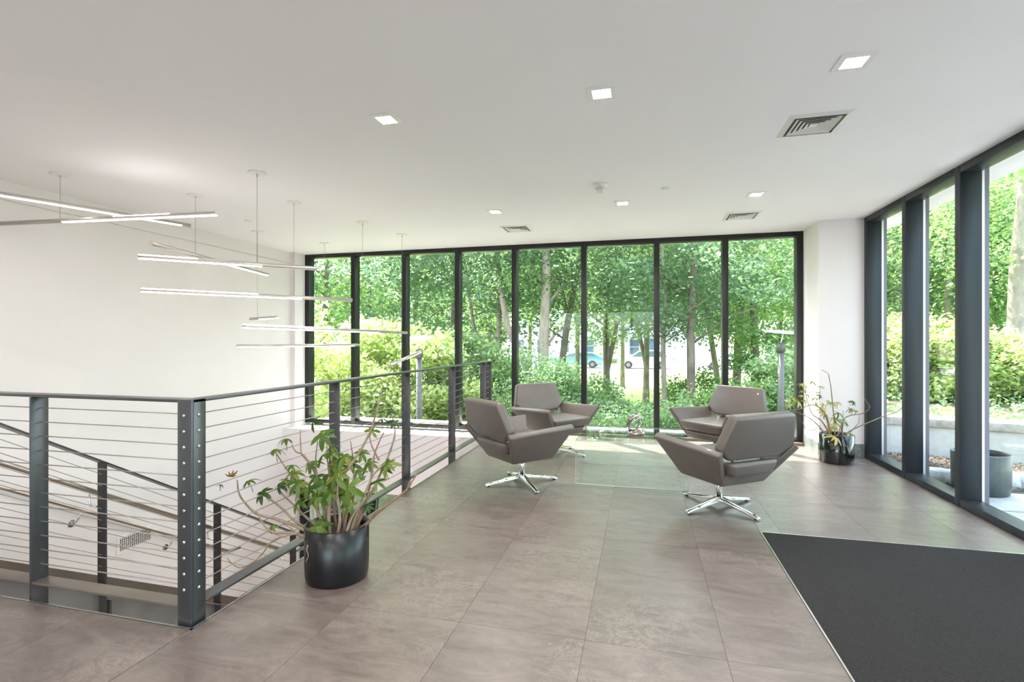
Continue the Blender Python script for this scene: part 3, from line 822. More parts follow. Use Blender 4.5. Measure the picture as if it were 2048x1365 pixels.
rs = random.Random(5)
LP = dict(g=[leaflet_mesh('leaf', .1, .031, M['lf_plant'], .25), leaflet_mesh('leaf', .1, .036, M['lf_plant'], .42)],
          d=[leaflet_mesh('leaf', .1, .036, M['lf_pdark'], .3)],
          b=[leaflet_mesh('leaf', .1, .034, M['lf_dry'], .6)])
p1 = thing('potted_umbrella_plant', 'sprawling umbrella plant in a black pot beside the railing', 'potted plant', (-1.696, 2.59, 0), YAW)
pot(p1, .177, .305, M['black'])
S1 = [
 ('stem',.010,[(650,1070,-.06),(605,1048,-.05),(560,1030,-.06),(524,1020,-.06),(497,1000,-.04),(484,982,-.03),(479,958,-.02)]),
 ('stem',.009,[(655,1072,-.08),(602,1053,-.10),(565,1050,-.11),(545,1033,-.11),(534,1010,-.11)]),
 ('stem',.009,[(645,1070,-.02),(598,1043,-.02),(568,1020,0),(541,998,0),(526,988,0)]),
 ('stem',.008,[(645,1068,.02),(608,1037,.03),(575,1010,.05),(556,992,.05),(551,978,.05)]),
 ('stem',.009,[(655,1068,.0),(629,1020,.03),(605,990,.05),(585,969,.06),(560,940,.07),(541,910,.07)]),
 ('rstem',.006,[(619,929,.02),(608,918,.02),(600,905,.02),(597,861,.03)]),
 ('rstem',.008,[(660,1060,.02),(640,985,.02),(628,945,.02),(605,912,.02),(590,905,.02),(581,890,.02)]),
 ('gstem',.007,[(660,1065,-.03),(648,1000,-.03),(638,945,-.03),(636,915,-.03),(640,880,-.03)]),
 ('rstem',.008,[(668,1060,.04),(658,990,.05),(650,930,.05),(648,893,.05)]),
 ('stem',.011,[(672,1072,-.09),(668,1010,-.07),(682,960,-.05),(700,935,-.03),(722,900,.0),(740,862,.02),(752,820,.03),(765,778,.03)]),
 ('stem',.010,[(705,1065,.0),(722,1020,.02),(742,985,.04),(760,945,.06),(776,905,.07),(785,868,.07),(778,830,.07)]),
 ('rstem',.008,[(712,1062,-.03),(733,1010,-.02),(742,960,0),(748,915,0),(757,888,0),(769,863,0)]),
 ('rstem',.006,[(757,922,.02),(748,905,.02),(741,890,.02),(737,871,.02)]),
 ('rstem',.007,[(690,1065,.05),(702,1000,.05),(703,940,.05),(696,885,.05)]),
 ('rstem',.010,[(718,1058,-.02),(740,1040,-.04),(762,1016,-.08),(792,992,-.10),(820,970,-.10),(832,952,-.10),(846,930,-.10)]),
 ('rstem',.005,[(822,968,-.10),(826,955,-.10),(830,948,-.10)]),
 ('stem',.006,[(612,1052,-.11),(580,1058,-.12),(562,1068,-.13),(548,1088,-.13),(528,1106,-.13),(505,1115,-.13),(488,1106,-.13),(481,1096,-.13)]),
 ('stem',.009,[(705,1068,-.07),(722,1015,-.07),(738,975,-.05),(752,945,-.03),(772,925,-.02)]),
 ('stem',.011,[(682,1070,-.08),(690,1030,-.08),(685,980,-.08),(688,940,-.08)]),
 ('stem',.010,[(690,1068,-.03),(697,1025,-.03),(707,975,-.02),(712,940,-.02)]),
 ('stem',.010,[(664,1072,-.12),(660,1050,-.12),(650,1038,-.13)]),
 ('stem',.009,[(700,1070,-.10),(712,1030,-.10),(728,1000,-.08),(740,985,-.08)]),
 ('stem',.009,[(650,1066,.06),(640,1020,.08),(622,985,.09),(610,960,.09)]),
 ('stem',.008,[(675,1060,.10),(672,1000,.12),(665,940,.12)]),
 ('stem',.007,[(640,1072,-.08),(612,1062,-.08),(590,1045,-.07),(575,1040,-.06)]),
 ('stem',.004,[(640,1066,-.172),(640,1074,-.184),(643,1084,-.186),(638,1096,-.185)]),
]
z0_ = (0,0,0)
K1 = [(468,950,-.02,.045,(0,-.5,-1.2),'b'),(504,958,-.03,.07,(0,-.4,-.3),'g'),(447,967,-.02,.03,z0_,'g'),(524,985,0,.085,(-.3,-.6,0),'d'),(552,974,.05,.07,(-.2,-.6,0),'d'),
 (540,903,.07,.075,(0,-.2,0),'g'),(562,882,.07,.065,(0,-.1,0),'g'),(620,847,.05,.07,(-.3,-.7,-.3),'d'),(650,868,-.03,.10,(0,-1.3,.2),'g'),(588,945,.0,.085,(0,-.7,0),'g'),
 (604,962,-.04,.09,(-.2,-.7,0),'g'),(626,925,.02,.085,(0,-.6,0),'g'),(643,912,.04,.08,(0,-.5,0),'g'),(668,930,.0,.10,(0,-.9,0),'g'),(692,912,-.02,.095,(0,-.8,0),'g'),
 (722,907,.02,.075,(0,-.9,0),'g'),(682,945,-.08,.12,(0,-1.2,0),'g'),(655,962,-.06,.10,(0,-.9,0),'g'),(708,965,-.10,.13,(0,-1.0,-.5),'g'),(640,988,-.05,.09,(0,-1.0,-.2),'g'),
 (672,978,-.08,.10,(0,-1.1,-.2),'g'),(778,925,-.02,.09,(.2,-.9,0),'g'),(768,940,.02,.075,(.2,-.6,0),'g'),(756,962,-.02,.08,(.2,-.6,0),'g'),(706,1003,-.08,.08,(0,-1.1,-.3),'g'),
 (742,862,.02,.065,(0,-.7,-.6),'g'),(770,776,.03,.05,z0_,'d'),(776,822,.07,.075,(0,-.4,0),'d'),(787,846,.07,.07,(.3,-.4,0),'d'),(760,840,.05,.06,z0_,'d'),
 (650,1036,-.14,.11,(0,-1.2,-.3),'g'),(600,1000,-.02,.075,(0,-.5,0),'g'),(628,1002,.02,.08,(0,-.7,0),'g'),(590,985,.04,.06,z0_,'g'),(560,1040,-.10,.045,(0,-.5,-.2),'g'),
 (742,1004,-.07,.055,(.2,-.8,0),'d'),(735,930,.04,.08,(0,-.7,0),'g'),(575,935,.06,.06,z0_,'g'),(655,900,.08,.07,z0_,'g'),
 (612,935,.06,.075,(0,-.8,0),'g'),(632,955,.0,.08,(0,-.9,0),'g'),(668,905,-.02,.075,(0,-.8,0),'g'),(700,930,.03,.08,(0,-.9,-.2),'g'),(718,940,-.02,.07,(.2,-.9,0),'g'),
 (575,958,-.02,.065,(-.2,-.7,0),'g'),(622,972,-.06,.07,(0,-1,0),'g'),(692,985,-.06,.08,(0,-1.1,-.3),'g')]
plant(p1, S1, K1, LP, .002875, 675, .305, .15, None, rs, 6)

rs = random.Random(11)
LY = dict(g=[leaflet_mesh('leaf', .1, .028, M['lf_yel'], .3), leaflet_mesh('leaf', .1, .024, M['lf_plant'], .3)],
          y=[leaflet_mesh('leaf', .1, .028, M['lf_yel'], .45)], d=[leaflet_mesh('leaf', .1, .03, M['lf_pdark'], .3)])
p2 = thing('potted_umbrella_plant', 'leggy yellowing umbrella plant in a black pot against the white column', 'potted plant', (2.10, 6.40, 0), YAW)
pot(p2, .17, .315, M['black2'])
def z2(x, y): return (1560+x/6.5, 730+y/6.5)
def ST(mk, r, pts, dds): return (mk, r, [(*z2(x,y), d_) for (x,y), d_ in zip(pts, dds)])
S2 = [
 ST('rstem',.007,[(700,930),(690,700),(685,500),(665,300),(640,160),(625,110),(545,62)],[0,0,.02,.02,.02,.02,.02]),
 ST('rstem',.008,[(620,920),(520,640),(400,520),(300,495),(150,550),(0,562),(-60,555)],[-.05,-.1,-.12,-.13,-.13,-.13,-.13]),
 ST('rstem',.007,[(600,920),(420,740),(300,655),(180,600),(90,570)],[-.02,-.05,-.06,-.06,-.06]),
 ST('stem',.006,[(560,920),(480,860),(390,790),(290,815),(215,780),(180,700)],[-.1,-.14,-.15,-.15,-.15,-.15]),
 ST('stem',.007,[(640,900),(560,740),(430,640),(390,540),(350,400),(345,310)],[.02,.03,.03,.03,.03,.03]),
 ST('stem',.008,[(800,920),(830,850),(940,770),(1060,700),(1180,640),(1310,580),(1370,520),(1405,440),(1410,340)],[-.03,-.06,-.1,-.14,-.16,-.2,-.22,-.22,-.22]),
 ST('rstem',.007,[(800,920),(820,780),(860,690),(960,650),(1060,625),(1110,560),(1095,490),(1045,410)],[0,.03,.04,.04,.0,-.04,-.04,-.04]),
 ST('rstem',.006,[(760,920),(810,830),(740,740),(700,600),(690,590)],[.03,.03,.03,.03,.03]),
 ST('stem',.006,[(900,920),(960,840),(1020,750),(1030,640)],[.04,.04,.02,.02]),
 ST('stem',.006,[(660,920),(640,760),(610,640),(620,520)],[.04,.05,.05,.05]),
 ST('rstem',.006,[(590,910),(530,780),(430,660),(380,610)],[-.06,-.08,-.08,-.08]),
 ST('stem',.006,[(700,920),(740,800),(775,690),(775,580)],[-.04,-.04,-.04,-.04]),
 ST('stem',.004,[(660,930),(670,970),(700,1000),(712,1018)],[-.188,-.199,-.20,-.20]),
]
def CL(x, y, d_, s, k='g', t=(0,-.4,0)): return (*z2(x,y), d_, s, t, k)
K2 = [CL(430,215,.03,.085),CL(535,275,.03,.07,'g',(0,-.2,0)),CL(280,235,0,.08),CL(290,325,0,.07),CL(225,380,-.1,.08),CL(150,455,-.13,.09),CL(45,430,-.13,.09),CL(20,490,-.13,.07,'y'),
 CL(95,400,-.1,.08),CL(370,385,.03,.07),CL(470,425,.03,.08),CL(535,395,.03,.07,'d'),CL(510,570,-.05,.09,'y',(0,-.6,-.8)),CL(455,490,0,.06,'y'),CL(575,500,.03,.06,'y'),CL(745,480,.02,.08),
 CL(690,490,.02,.07),CL(640,470,.02,.06,'y'),CL(965,475,.03,.07,'d',(.3,-.9,0)),CL(1120,510,-.04,.04,'d'),CL(930,570,.04,.08),CL(1010,590,.04,.06),CL(690,680,.0,.09),CL(770,700,-.04,.08),
 CL(860,745,.02,.08),CL(570,890,-.19,.12,'y',(0,-.8,.2)),CL(650,780,-.06,.10,'y',(0,-.9,-.4)),CL(850,880,-.1,.08,'y'),CL(1408,470,-.22,.045,'g'),CL(490,350,.03,.05),CL(335,265,.0,.06),
 CL(720,610,-.04,.08),CL(600,640,.05,.07),CL(255,440,-.1,.07,'y')]
plant(p2, S2, K2, LY, .00561, 1671, .315, .15, None, rs, 7)

# ------------------------------------------------------------------ patio outside the right glazing
struct('patio_ground', B(XR+.2, 16, -12, 5.62, -.30, -.075).box(-9, XR+.2, -14, YF-.2, -.30, -.075), M['grout'])
pv = link('paving', None); pv['kind'] = 'structure'
pme = [B(-.29+rs.uniform(0,.01), .29, -.29, .29+rs.uniform(-.01,0), -.045, 0).mesh('paver', M['paver'], .006) for _ in range(3)]
n = 0
for i in range(9):
    for j in range(12):
        x = XR+.55+.6*i; y = 5.3-.6*j + (.3 if i%2 else 0)-.0
        if y > 5.31: continue
        link('paver', pme[(i*5+j)%3], pv, (x, y, -.03+rs.uniform(-.003,.003)))
tag(MB().slab([(XR+.2,5.75,-.25),(8.5,5.75,-.25),(XR+.2,7.50,-.25)], (0,0,.19)).build('mulch_bed', M['mulch']), 'brown bark mulch bed between patio and retaining wall', 'mulch', kind='stuff')
# mulch chips as real relief
def chips(n, x0,x1,y0,y1,z,s, seed):
    r_ = np.random.RandomState(seed)
    c = np.stack([r_.uniform(x0,x1,n), r_.uniform(y0,y1,n), z+r_.uniform(0,.03,n)],1)
    c = c[c[:,1] < 7.43-.299*(c[:,0]-2.75)]; n = len(c)
    a = r_.uniform(0,6.28,n); l = r_.uniform(.5,1.2,n)*s; w = l*.35; tl = r_.uniform(-.5,.5,n)
    dx = np.stack([np.cos(a),np.sin(a),tl],1)*l[:,None]; dy = np.stack([-np.sin(a),np.cos(a),np.zeros(n)],1)*w[:,None]
    v = np.stack([c-dx-dy,c+dx-dy,c+dx+dy,c-dx+dy],1).reshape(-1,3)
    return v, n
def quads_mesh(name, v, n, m):
    me = bpy.data.meshes.new(name)
    me.vertices.add(n*4); me.vertices.foreach_set('co', v.astype(np.float32).ravel())
    me.loops.add(n*4); me.loops.foreach_set('vertex_index', np.arange(n*4, dtype=np.int32))
    me.polygons.add(n); me.polygons.foreach_set('loop_start', np.arange(0, n*4, 4, dtype=np.int32)); me.polygons.foreach_set('loop_total', np.full(n,4,np.int32))
    me.update(); me.materials.append(m)
    return me
v, n = chips(11000, XR+.25, 6, 5.8, 7.4, -.058, .020, 3)
tag(link('mulch_chips', quads_mesh('mulch_chips', v, n, M['mulch'])), 'loose brown bark chips lying over the mulch bed', 'mulch', kind='stuff')
# cobbles edging the bed
def rock(w, d, h, seed, m, nm='cobble'):
    bm = bmesh.new(); bmesh.ops.create_cube(bm, size=1)
    bmesh.ops.subdivide_edges(bm, edges=bm.edges, cuts=2, use_grid_fill=True)
    for q in bm.verts:
        c = q.co.normalized()*.62
        q.co = q.co.lerp(c, .42)
        q.co += Vector(noise.noise_vector(q.co*3+Vector((seed*7.1,0,0))))*.06
        q.co = Vector((q.co.x*w, q.co.y*d, q.co.z*h))
    me = bpy.data.meshes.new(nm); bm.to_mesh(me); bm.free(); me.materials.append(m)
    for p_ in me.polygons: p_.use_smooth = True
    return me
cme = [rock(.26,.2,.2,k,M['cobble']) for k in range(4)]
for k in range(6):
    x = 2.84+.25*k
    lab = ['first pale granite cobble against the glazing, edging the mulch bed','second pale granite cobble from the glazing, partly behind the outdoor pot', 'pale granite cobble right of the outdoor pot, at the edge of the view'][k] if k < 3 else 'pale granite cobble of the edging row past the right edge of the view'
    c = link('edging_cobble', cme[k%4], None, (x, 5.93+rs.uniform(-.02,.02), -.02), (0,0,rs.uniform(-.2,.2)))
    tag(c, lab, 'cobble', 'granite cobbles edging the mulch bed')
# retaining wall with cap stones
rw = thing('retaining_wall', 'low pale retaining wall with rough stone caps outside the right windows', 'wall', (2.75, 7.54, 0), math.atan2(-.371, 1.241))
B(-.05, 9, 0, .3, -.25, .29).build('wall_body', M['wallst'], rw)
xx = -.06
while xx < 8.5:
    l_ = rs.uniform(.52,.75)
    B(xx+.006, xx+l_-.006, -.035, .34, .291, .40+rs.uniform(-.004,.004)).build('cap_stone', M['stone'], rw, .014, 2)
    xx += l_
# outdoor pot
op = thing('outdoor_planter', 'dark grey-green round planter standing on the patio outside', 'planter', (3.0, 5.58, -.03))
MB().lathe([(.19,0),(.198,.01),(.208,.10),(.212,.36),(.202,.365),(.198,.33),(.195,.27)], 48, capt=False).build('pot', M['darkpot'], op)
MB().lathe([(.194,.26),(.194,.28)], 32).build('soil', M['soil'], op)
for a, b in (((-.05,.02),(-.09,.05)),((.03,.0),(.05,-.03)),((.09,.05),(.12,.1))):
    MB().tube([(a[0],a[1],.27),(b[0],b[1],.36)], [.006,.004], 6).build('dry_stem', M['stem'], op)

# ------------------------------------------------------------------ ground, street, houses, cars
def gh(x, y):
    base = -1.15
    if y < 16:
        s = min(1, max(0, (16-y)/6.0))
        k = min(1, max(0, (-1.0-x)/3.0))
        base -= (1.95*k)*s
    if x > 1.5 and y > 5:
        q = min(1, max(0, (x-1.5)/2.5))*min(1, max(0, (22-y)/10))
        base += 1.42*q
    return base + .06*math.sin(x*.9)*math.cos(y*.7)
gv = []; gf = []
xs_ = [-60+2*i for i in range(19)] + [-23+.7*i for i in range(68)] + [25+2.5*i for i in range(20)]
ys_ = [7.55] + [8.2+.7*i for i in range(24)] + [25.5+2*i for i in range(35)]
for y in ys_:
    for x in xs_:
        z = gh(x, y)
        if x > 2.6 and y < 8.0: z = -.12
        gv.append((x, y, z))
nx = len(xs_)
for j in range(len(ys_)-1):
    for i in range(nx-1):
        gf.append((j*nx+i, j*nx+i+1, (j+1)*nx+i+1, (j+1)*nx+i))
g_ = MB(); g_.add(gv, gf, True); struct('ground', g_, M['ground'])
struct('ground_terrace', B(-9, -.6, 7.6, 15.5, -3.4, -3.02), M['walk'])
# road
struct('road', B(-60, 60, 44.5, 51.5, -1.3, -1.06), M['asphalt'])
struct('sidewalk', B(-60, 60, 42.5, 43.8, -1.3, -1.05).box(-60, 60, 52, 53.5, -1.3, -1.0), M['walk'])

def house(name, x, y, w, d, h, label, wins, door=None, porch=False, rz=0):
    t = thing(name, label, 'house', (x, y, -1.1), rz)
    B(-w/2, w/2, 0, d, 0, h).build('wall', M['siding'], t)
    for k in range(int(h/.45)):
        B(-w/2-.01, w/2+.01, -.03, -.001, .2+k*.45, .2+k*.45+.05).build('clapboard', M['siding'], t)
    MB().slab([(-w/2-.4,-.5,h+.001),(w/2+.4,-.5,h+.001),(0,-.5,h+w*.28)], (0,d+1,0)).build('roof', M['roof'], t)
    for wx, wz_, ww_, wh_ in wins:
        f = B(wx-ww_/2-.1, wx+ww_/2+.1, -.08, -.031, wz_-.1, wz_+wh_+.1).build('window', M['siding'], t)
        B(wx-ww_/2, wx+ww_/2, -.10, -.081, wz_, wz_+wh_).build('pane', M['hglass'], f)
        B(wx-ww_/2, wx+ww_/2, -.115, -.101, wz_+wh_/2-.03, wz_+wh_/2+.03).build('sash_bar', M['siding'], f)
    if door:
        B(door-.5, door+.5, -.09, -.031, .5, 2.7).build('door', M['bdoor'], t)
    if porch:
        for px_ in (-w/2+.3, -w/6, w/6, w/2-.3):
            B(px_-.12, px_+.12, -2.0, -1.76, .4, 3.1).build('porch_column', M['siding'], t)
        B(-w/2, w/2, -2.1, -.12, 3.1, 3.5).build('porch_roof', M['siding'], t)
        B(-w/2, w/2, -2.1, -.12, 0, .4).build('porch_floor', M['siding'], t)
    return t
def cx(u, d_):  # ground position unprojected from an image pixel column at a given camera depth
    p = P3(u, d_, 0); return p[0], p[1]
house('house', 2.2, 57, 9.5, 8, 6.4, 'white two-storey house with a porch across the street', [(-3,4,1,1.5),(0,4,1,1.5),(3,4,1,1.5),(-3,1,1,1.6)], -.9, True)
house('house', -9.6, 57, 11, 8, 6.6, 'white clapboard house behind the forked trees', [(-4,1.2,.9,1.4),(-1.5,1.2,.9,1.4),(1.2,1.2,.9,1.4),(4,1.2,.9,1.4),(-3,4.2,.9,1.4),(3,4.2,.9,1.4)])
house('house', 17.5, 58, 10, 8, 6.0, 'pale house behind the right-hand back windows', [(-3,1.2,1,1.5),(0,1.2,1,1.5),(3,1.2,1,1.5),(-2,4,1,1.4),(2,4,1,1.4)])
house('house', 36, 48, 11, 8, 5.5, 'white house glimpsed through the right-hand side windows', [(-3,1.2,1,1.5),(0,1.2,1,1.5),(3,1.2,1,1.5)], rz=R(-35))

def car(x, y, m, label, flip=1, suv=True):
    t = thing('car', label, 'car', (x, y, -1.06), 0 if flip > 0 else PI)
    hgt = 1.62 if suv else 1.42
    prof = [(-2.25,.35),(-2.3,.62),(-2.2,.92),(-1.25,1.02),(-.55,hgt-.08),(.1,hgt),(1.4,hgt-.03),(2.0,1.08),(2.25,.95),(2.28,.5),(2.2,.32)]
    MB().slab([(a, -.88, b) for a, b in prof], (0, 1.76, 0)).build('body', m, t, .05, 2)
    gl = [(-1.1,1.04),(-.5,hgt-.14),(.1,hgt-.07),(1.35,hgt-.10),(1.85,1.06)]
    MB().slab([(a, -.895, b) for a, b in gl], (0, 1.79, 0)).build('side_window', M['hglass'], t)
    for a in (-1.4, 1.4):
        for s in (-1, 1):
            wq = MB().tube([(a, s*.75, .34),(a, s*.93, .34)], .34, 20).build('wheel', M['rubber'], t)
            MB().tube([(a, s*.931, .34),(a, s*.945, .34)], .17, 12).build('hubcap', M['curb'], wq)
    B(2.27,2.31,-.8,-.5,.75,.9).box(2.27,2.31,.5,.8,.75,.9).build('tail_lamp', M['red'], t)
    return t
x_, y_ = cx(1312, 47); car(x_-1.0, 46.3, M['silvercar'], 'silver car on the street, left of the central mullion')
x_, y_ = cx(1180, 47); car(x_-1, 46.3, M['bluecar'], 'blue car half hidden by shrubs on the street', 1, False)
x_, y_ = cx(1445, 47); car(x_, 46.3, M['whitecar'], 'white car on the street behind the right tree trunks', 1, False)
x_, y_ = cx(1565, 49); car(x_, 49.2, M['darkcar'], 'dark car with red tail lamps at the right of the street', -1, True)

def lamp(x, y, zg, zt, label, tilt=0, r=.42):
    t = thing('post_light', label, 'lamp post', (x, y, zg))
    h = zt-zg
    MB().tube([(0,0,0),(0,0,h-.32)], .055, 16).build('post', M['post'], t)
    MB().lathe([(.075,h-.36),(.075,h-.22),(.05,h-.20)], 20).build('lamp_head', M['post'], t)
    MB().tube([(0,0,h-.2),(.04,0,h)], .012, 8).build('stem', M['disc'], t)
    q = MB().lathe([(.0,.03),(r*.6,.018),(r,0),(r,-.008),(r*.5,.004),(.001,.01)], 40, capb=False, capt=False).build('reflector_disc', M['disc'], t)
    q.location = (0,0,h); q.rotation_euler = (R(tilt),R(5),0)
    return t
x_, y_ = cx(1562, 9.2); lamp(x_, y_, -1.0, 1.35+18*9.2/1020, 'post light with a pale disc, seen through the right back window', 6, .30)
x_, y_ = cx(838, 9.6); lamp(x_, y_, -3.1, 1.35+5*9.6/1020, 'post light with a pale disc, just right of the longest pendant bars', 14, .18)

# ------------------------------------------------------------------ foliage
def leaf_cloud(name, m, clumps, per, sig, size, seed, flat=.55, aspect=.62):
    """clumps: (n,3) centres. Kite-shaped leaves, folded along the middle"""
    r_ = np.random.RandomState(seed)
    n = len(clumps)*per
    c = np.repeat(clumps, per, 0) + r_.normal(0, 1, (n,3))*np.array(sig)
    # normals mostly up
    nr = r_.normal(0, 1, (n,3)); nr[:,2] = np.abs(nr[:,2])*1.1 + flat; nr /= np.linalg.norm(nr,axis=1)[:,None]
    a = r_.normal(0,1,(n,3)); a -= nr*(a*nr).sum(1)[:,None]; a /= np.linalg.norm(a,axis=1)[:,None]
    b = np.cross(nr, a)
    s = size*r_.uniform(.6,1.3,n)[:,None]
    w = s*aspect*.5
    p0 = c - a*s*.5; p2 = c + a*s*.5 - nr*s*.12
    p1 = c + b*w + nr*s*.10 - a*s*.08; p3 = c - b*w + nr*s*.10 - a*s*.08
    v = np.stack([p0,p1,p2,p3],1).reshape(-1,3)
    return quads_mesh(name, v, n, m)
def ellipsoid_clumps(n, rad, cen, seed, shell=.55):
    r_ = np.random.RandomState(seed)
    d = r_.normal(0,1,(n,3)); d /= np.linalg.norm(d,axis=1)[:,None]
    k = r_.uniform(shell**3,1,n)**(1/3)
    return d*k[:,None]*np.array(rad)+np.array(cen)
LFM = [M['lf_dark'], M['lf_mid'], M['lf_mid'], M['lf_dark'], M['lf_lime']]
crowns = {}
def crown(kind, var):
    key = (kind, var)
    if key not in crowns:
        m = {'dark':M['lf_dark'],'mid':M['lf_mid'],'lime':M['lf_lime']}[kind]
        cl = ellipsoid_clumps(88, (3.5,3.5,3.2), (0,0,3.5), 10+var, .35)
        cl = cl[cl[:,2] > .1]
        crowns[key] = leaf_cloud('crown', m, cl, 125, (.42,.42,.19), .135, 40+var)
    return crowns[key]
def tree(u, d_, px_, fork, kind, var, label, crown_z=1.6, top=None, bark='bark', scale=1.0, lean=(0,0), gz=None):
    """u,d_: image pixel column and distance of the base; px_: trunk width in metres"""
    x, y = cx(u, d_)
    zg = gh(x, y)-.1 if gz is None else gz
    t = thing('tree', label, 'tree', (x, y, zg), 0, 'broadleaf trees beyond the windows')
    r0 = px_/2
    h = top or 7.5
    lx, ly = lean
    P = [Vector((0,0,0)), Vector((lx*.1,ly*.1,h*.15)), Vector((lx*.35,ly*.35,h*.4)), Vector((lx*.7+.1,ly*.7,h*.7)), Vector((lx,ly,h))]
    m = MB(); m.tube(P, [r0*1.35, r0*1.05, r0*.95, r0*.75, r0*.4], 12)
    if fork:
        a = P[1].lerp(P[2], .2)
        fx = fork
        m.tube([a, a+Vector((fx*.22,.05,h*.10)), a+Vector((fx*.6,.1,h*.28)), a+Vector((fx*.9,.2,h*.65))], [r0*.8, r0*.72, r0*.6, r0*.3], 10)
    rr = random.Random(var*31+int(u))
    for k in range(6):
        s = rr.uniform(.45,.95); i = min(3, int(s*4)); b0 = P[i].lerp(P[i+1], s*4-i)
        a = rr.uniform(0,6.28); l_ = rr.uniform(1.2,2.6)
        m.tube([b0, b0+Vector((math.cos(a)*l_*.5, math.sin(a)*l_*.5, l_*.35)), b0+Vector((math.cos(a)*l_, math.sin(a)*l_, l_*.5))], [r0*.35, r0*.22, r0*.08], 6, smooth=True)
    m.build('trunk', M[bark], t)
    c = link('crown', crown(kind, var), t, (lx*.6, ly*.6, crown_z-zg), (0,0,rr.uniform(0,6)))
    c.scale = (scale,scale,scale)
    c['kind'] = 'stuff'
    return t
T = [
 # u, d, width, fork, kind, var, label, crown z, top, bark, scale, lean
 (1088,13.5,.30,-1.7,'mid',0,'forked grey-barked tree filling the fourth window from the left post',2.4,7,'palebark',.9,(-.1,.3)),
 (1112,16.5,.22,0,'dark',1,'leaning tree just right of the forked one',1.4,7.5,'bark',1,(.9,.4)),
 (1214,18,.23,.7,'mid',2,'straight tree in the middle of the central left pane',.7,7.5,'bark',1,(-.1,0)),
 (1292,20.5,.22,-.8,'mid',0,'two-stemmed tree left of the central mullion, before the lawn',1.7,8,'bark',1,(.1,0)),
 (1330,14.5,.14,0,'dark',1,'slender pale trunk just right of the central mullion',.9,6,'palebark',.7,(-.15,0)),
 (1383,13.6,.21,0,'dark',2,'thick straight trunk in the pane right of the central mullion',1.1,7,'bark',.9,(-.05,.1)),
 (1440,19.5,.20,0,'dark',0,'leaning trunk close to the mullion behind the rear right chair',1.1,8,'bark',1,(-1.1,.3)),
 (1472,18,.27,0,'mid',1,'curved trunk at the left of the last back pane',.9,7.5,'bark',1,(.3,0)),
 (1512,16.5,.25,0,'mid',2,'ivy-wrapped trunk in the middle of the last back pane',.6,7.5,'bark',1,(-.2,0)),
 (1000,15.5,.2,-1.4,'dark',2,'forked tree behind the far end of the railing',1.6,7,'palebark',.95,(-.2,.2)),
 (905,16,.2,0,'dark',0,'deep green tree behind the third window from the left',-.2,7.5,'bark',1.05,(0,0)),
 (830,19,.22,0,'dark',1,'dark leafy tree behind the second window from the left',.4,8,'bark',1.1,(0,0)),
 (742,20,.2,0,'mid',2,'thin-stemmed tree high in the second left window',1.0,8,'bark',1.1,(-.2,0)),
 (650,19,.22,0,'mid',0,'bright tree in the leftmost back window',1.0,8,'bark',1.1,(0,0)),
 (575,22,.22,0,'dark',1,'tree hidden by the left jamb of the back glazing',1.0,8,'bark',1.1,(0,0)),
 (1155,25,.22,0,'mid',1,'background tree behind the left middle panes',1.9,9,'bark',1.1,(0,0)),
 (1245,28,.22,0,'dark',2,'background tree above the porch house',2.7,9,'bark',1.2,(0,0)),
 (1385,27,.22,0,'mid',0,'background tree above the parked cars',1.6,9,'bark',1.2,(0,0)),
 (1560,24,.22,0,'mid',1,'leafy tree behind the disc-topped post light',1.2,8,'bark',1.1,(0,0)),
 (1640,21,.22,0,'dark',2,'tree hidden behind the white column',.8,8,'bark',1.1,(0,0)),
 (980,26,.22,0,'mid',2,'background tree behind the end of the railing',1.2,9,'bark',1.2,(0,0)),
 (1060,30,.22,0,'dark',0,'background tree behind the forked tree',2.3,9,'bark',1.2,(0,0)),
 (2026,11.5,.30,0,'mid',1,'tall pale trunk nearest the right-hand side windows',2.4,8,'palebark',.9,(.25,0)),
 (1895,15.5,.17,0,'mid',2,'slim grey trunk seen in the middle side window',1.3,8,'palebark',1,(0,0)),
 (1857,18,.22,0,'dark',0,'dark trunk at the left of the middle side window',1.2,8,'bark',1,(0,0)),
 (1800,20,.14,0,'mid',1,'tree in the narrow first side window',1.4,8,'palebark',1.1,(0,0)),
 (1990,17,.2,0,'dark',2,'leafy tree behind the tall pale trunk',.6,8,'bark',1.1,(0,0)),
 (2110,15,.2,0,'mid',0,'tree just beyond the right edge of the view',1.0,8,'bark',1.1,(0,0)),
 (1930,24,.2,0,'dark',1,'background tree behind the side windows',.4,9,'bark',1.2,(0,0)),
 (1740,26,.2,0,'mid',2,'background tree behind the corner of the glazing',.6,9,'bark',1.2,(0,0)),
]
for a in T:
    tree(*a)
for i, (x, y) in enumerate(((10.5,3.6),(11.5,-.8),(10.8,-5.2),(11.4,-9.6))):  # unseen trees added to hold back skylight from the right
    t = thing('tree', 'broad tree added out of view beyond the patio to cut skylight', 'tree', (x, y, -.2), 0, 'added trees screening skylight beyond the patio')
    MB().tube([(0,0,0),(.1,0,2),(0,.1,5),(.2,0,7)], [.2,.16,.12,.05], 10).build('trunk', M['bark'], t)
    c = link('crown', crown('mid' if i%2 else 'dark', i%3), t, (0,0,.5), (0,0,i*1.3)); c.scale = (1.15,1.15,1.1); c['kind'] = 'stuff'
# far tree line beyond the houses
far = leaf_cloud('crown', M['lf_mid'], ellipsoid_clumps(130,(6,6,5.5),(0,0,7),77,.4), 70, (.9,.9,.5), .50, 78)
for k in range(13):
    x = -62+9.5*k; y = 72+3*math.sin(k*2.1)
    t = thing('tree', 'distant tree in the row beyond the street houses', 'tree', (x, y, -1.2), 0, 'distant trees beyond the houses')
    MB().tube([(0,0,0),(0,0,8)], [.3,.15], 8).build('trunk', M['bark'], t)
    c = link('crown', far, t, (0,0,0), (0,0,k)); c['kind'] = 'stuff'

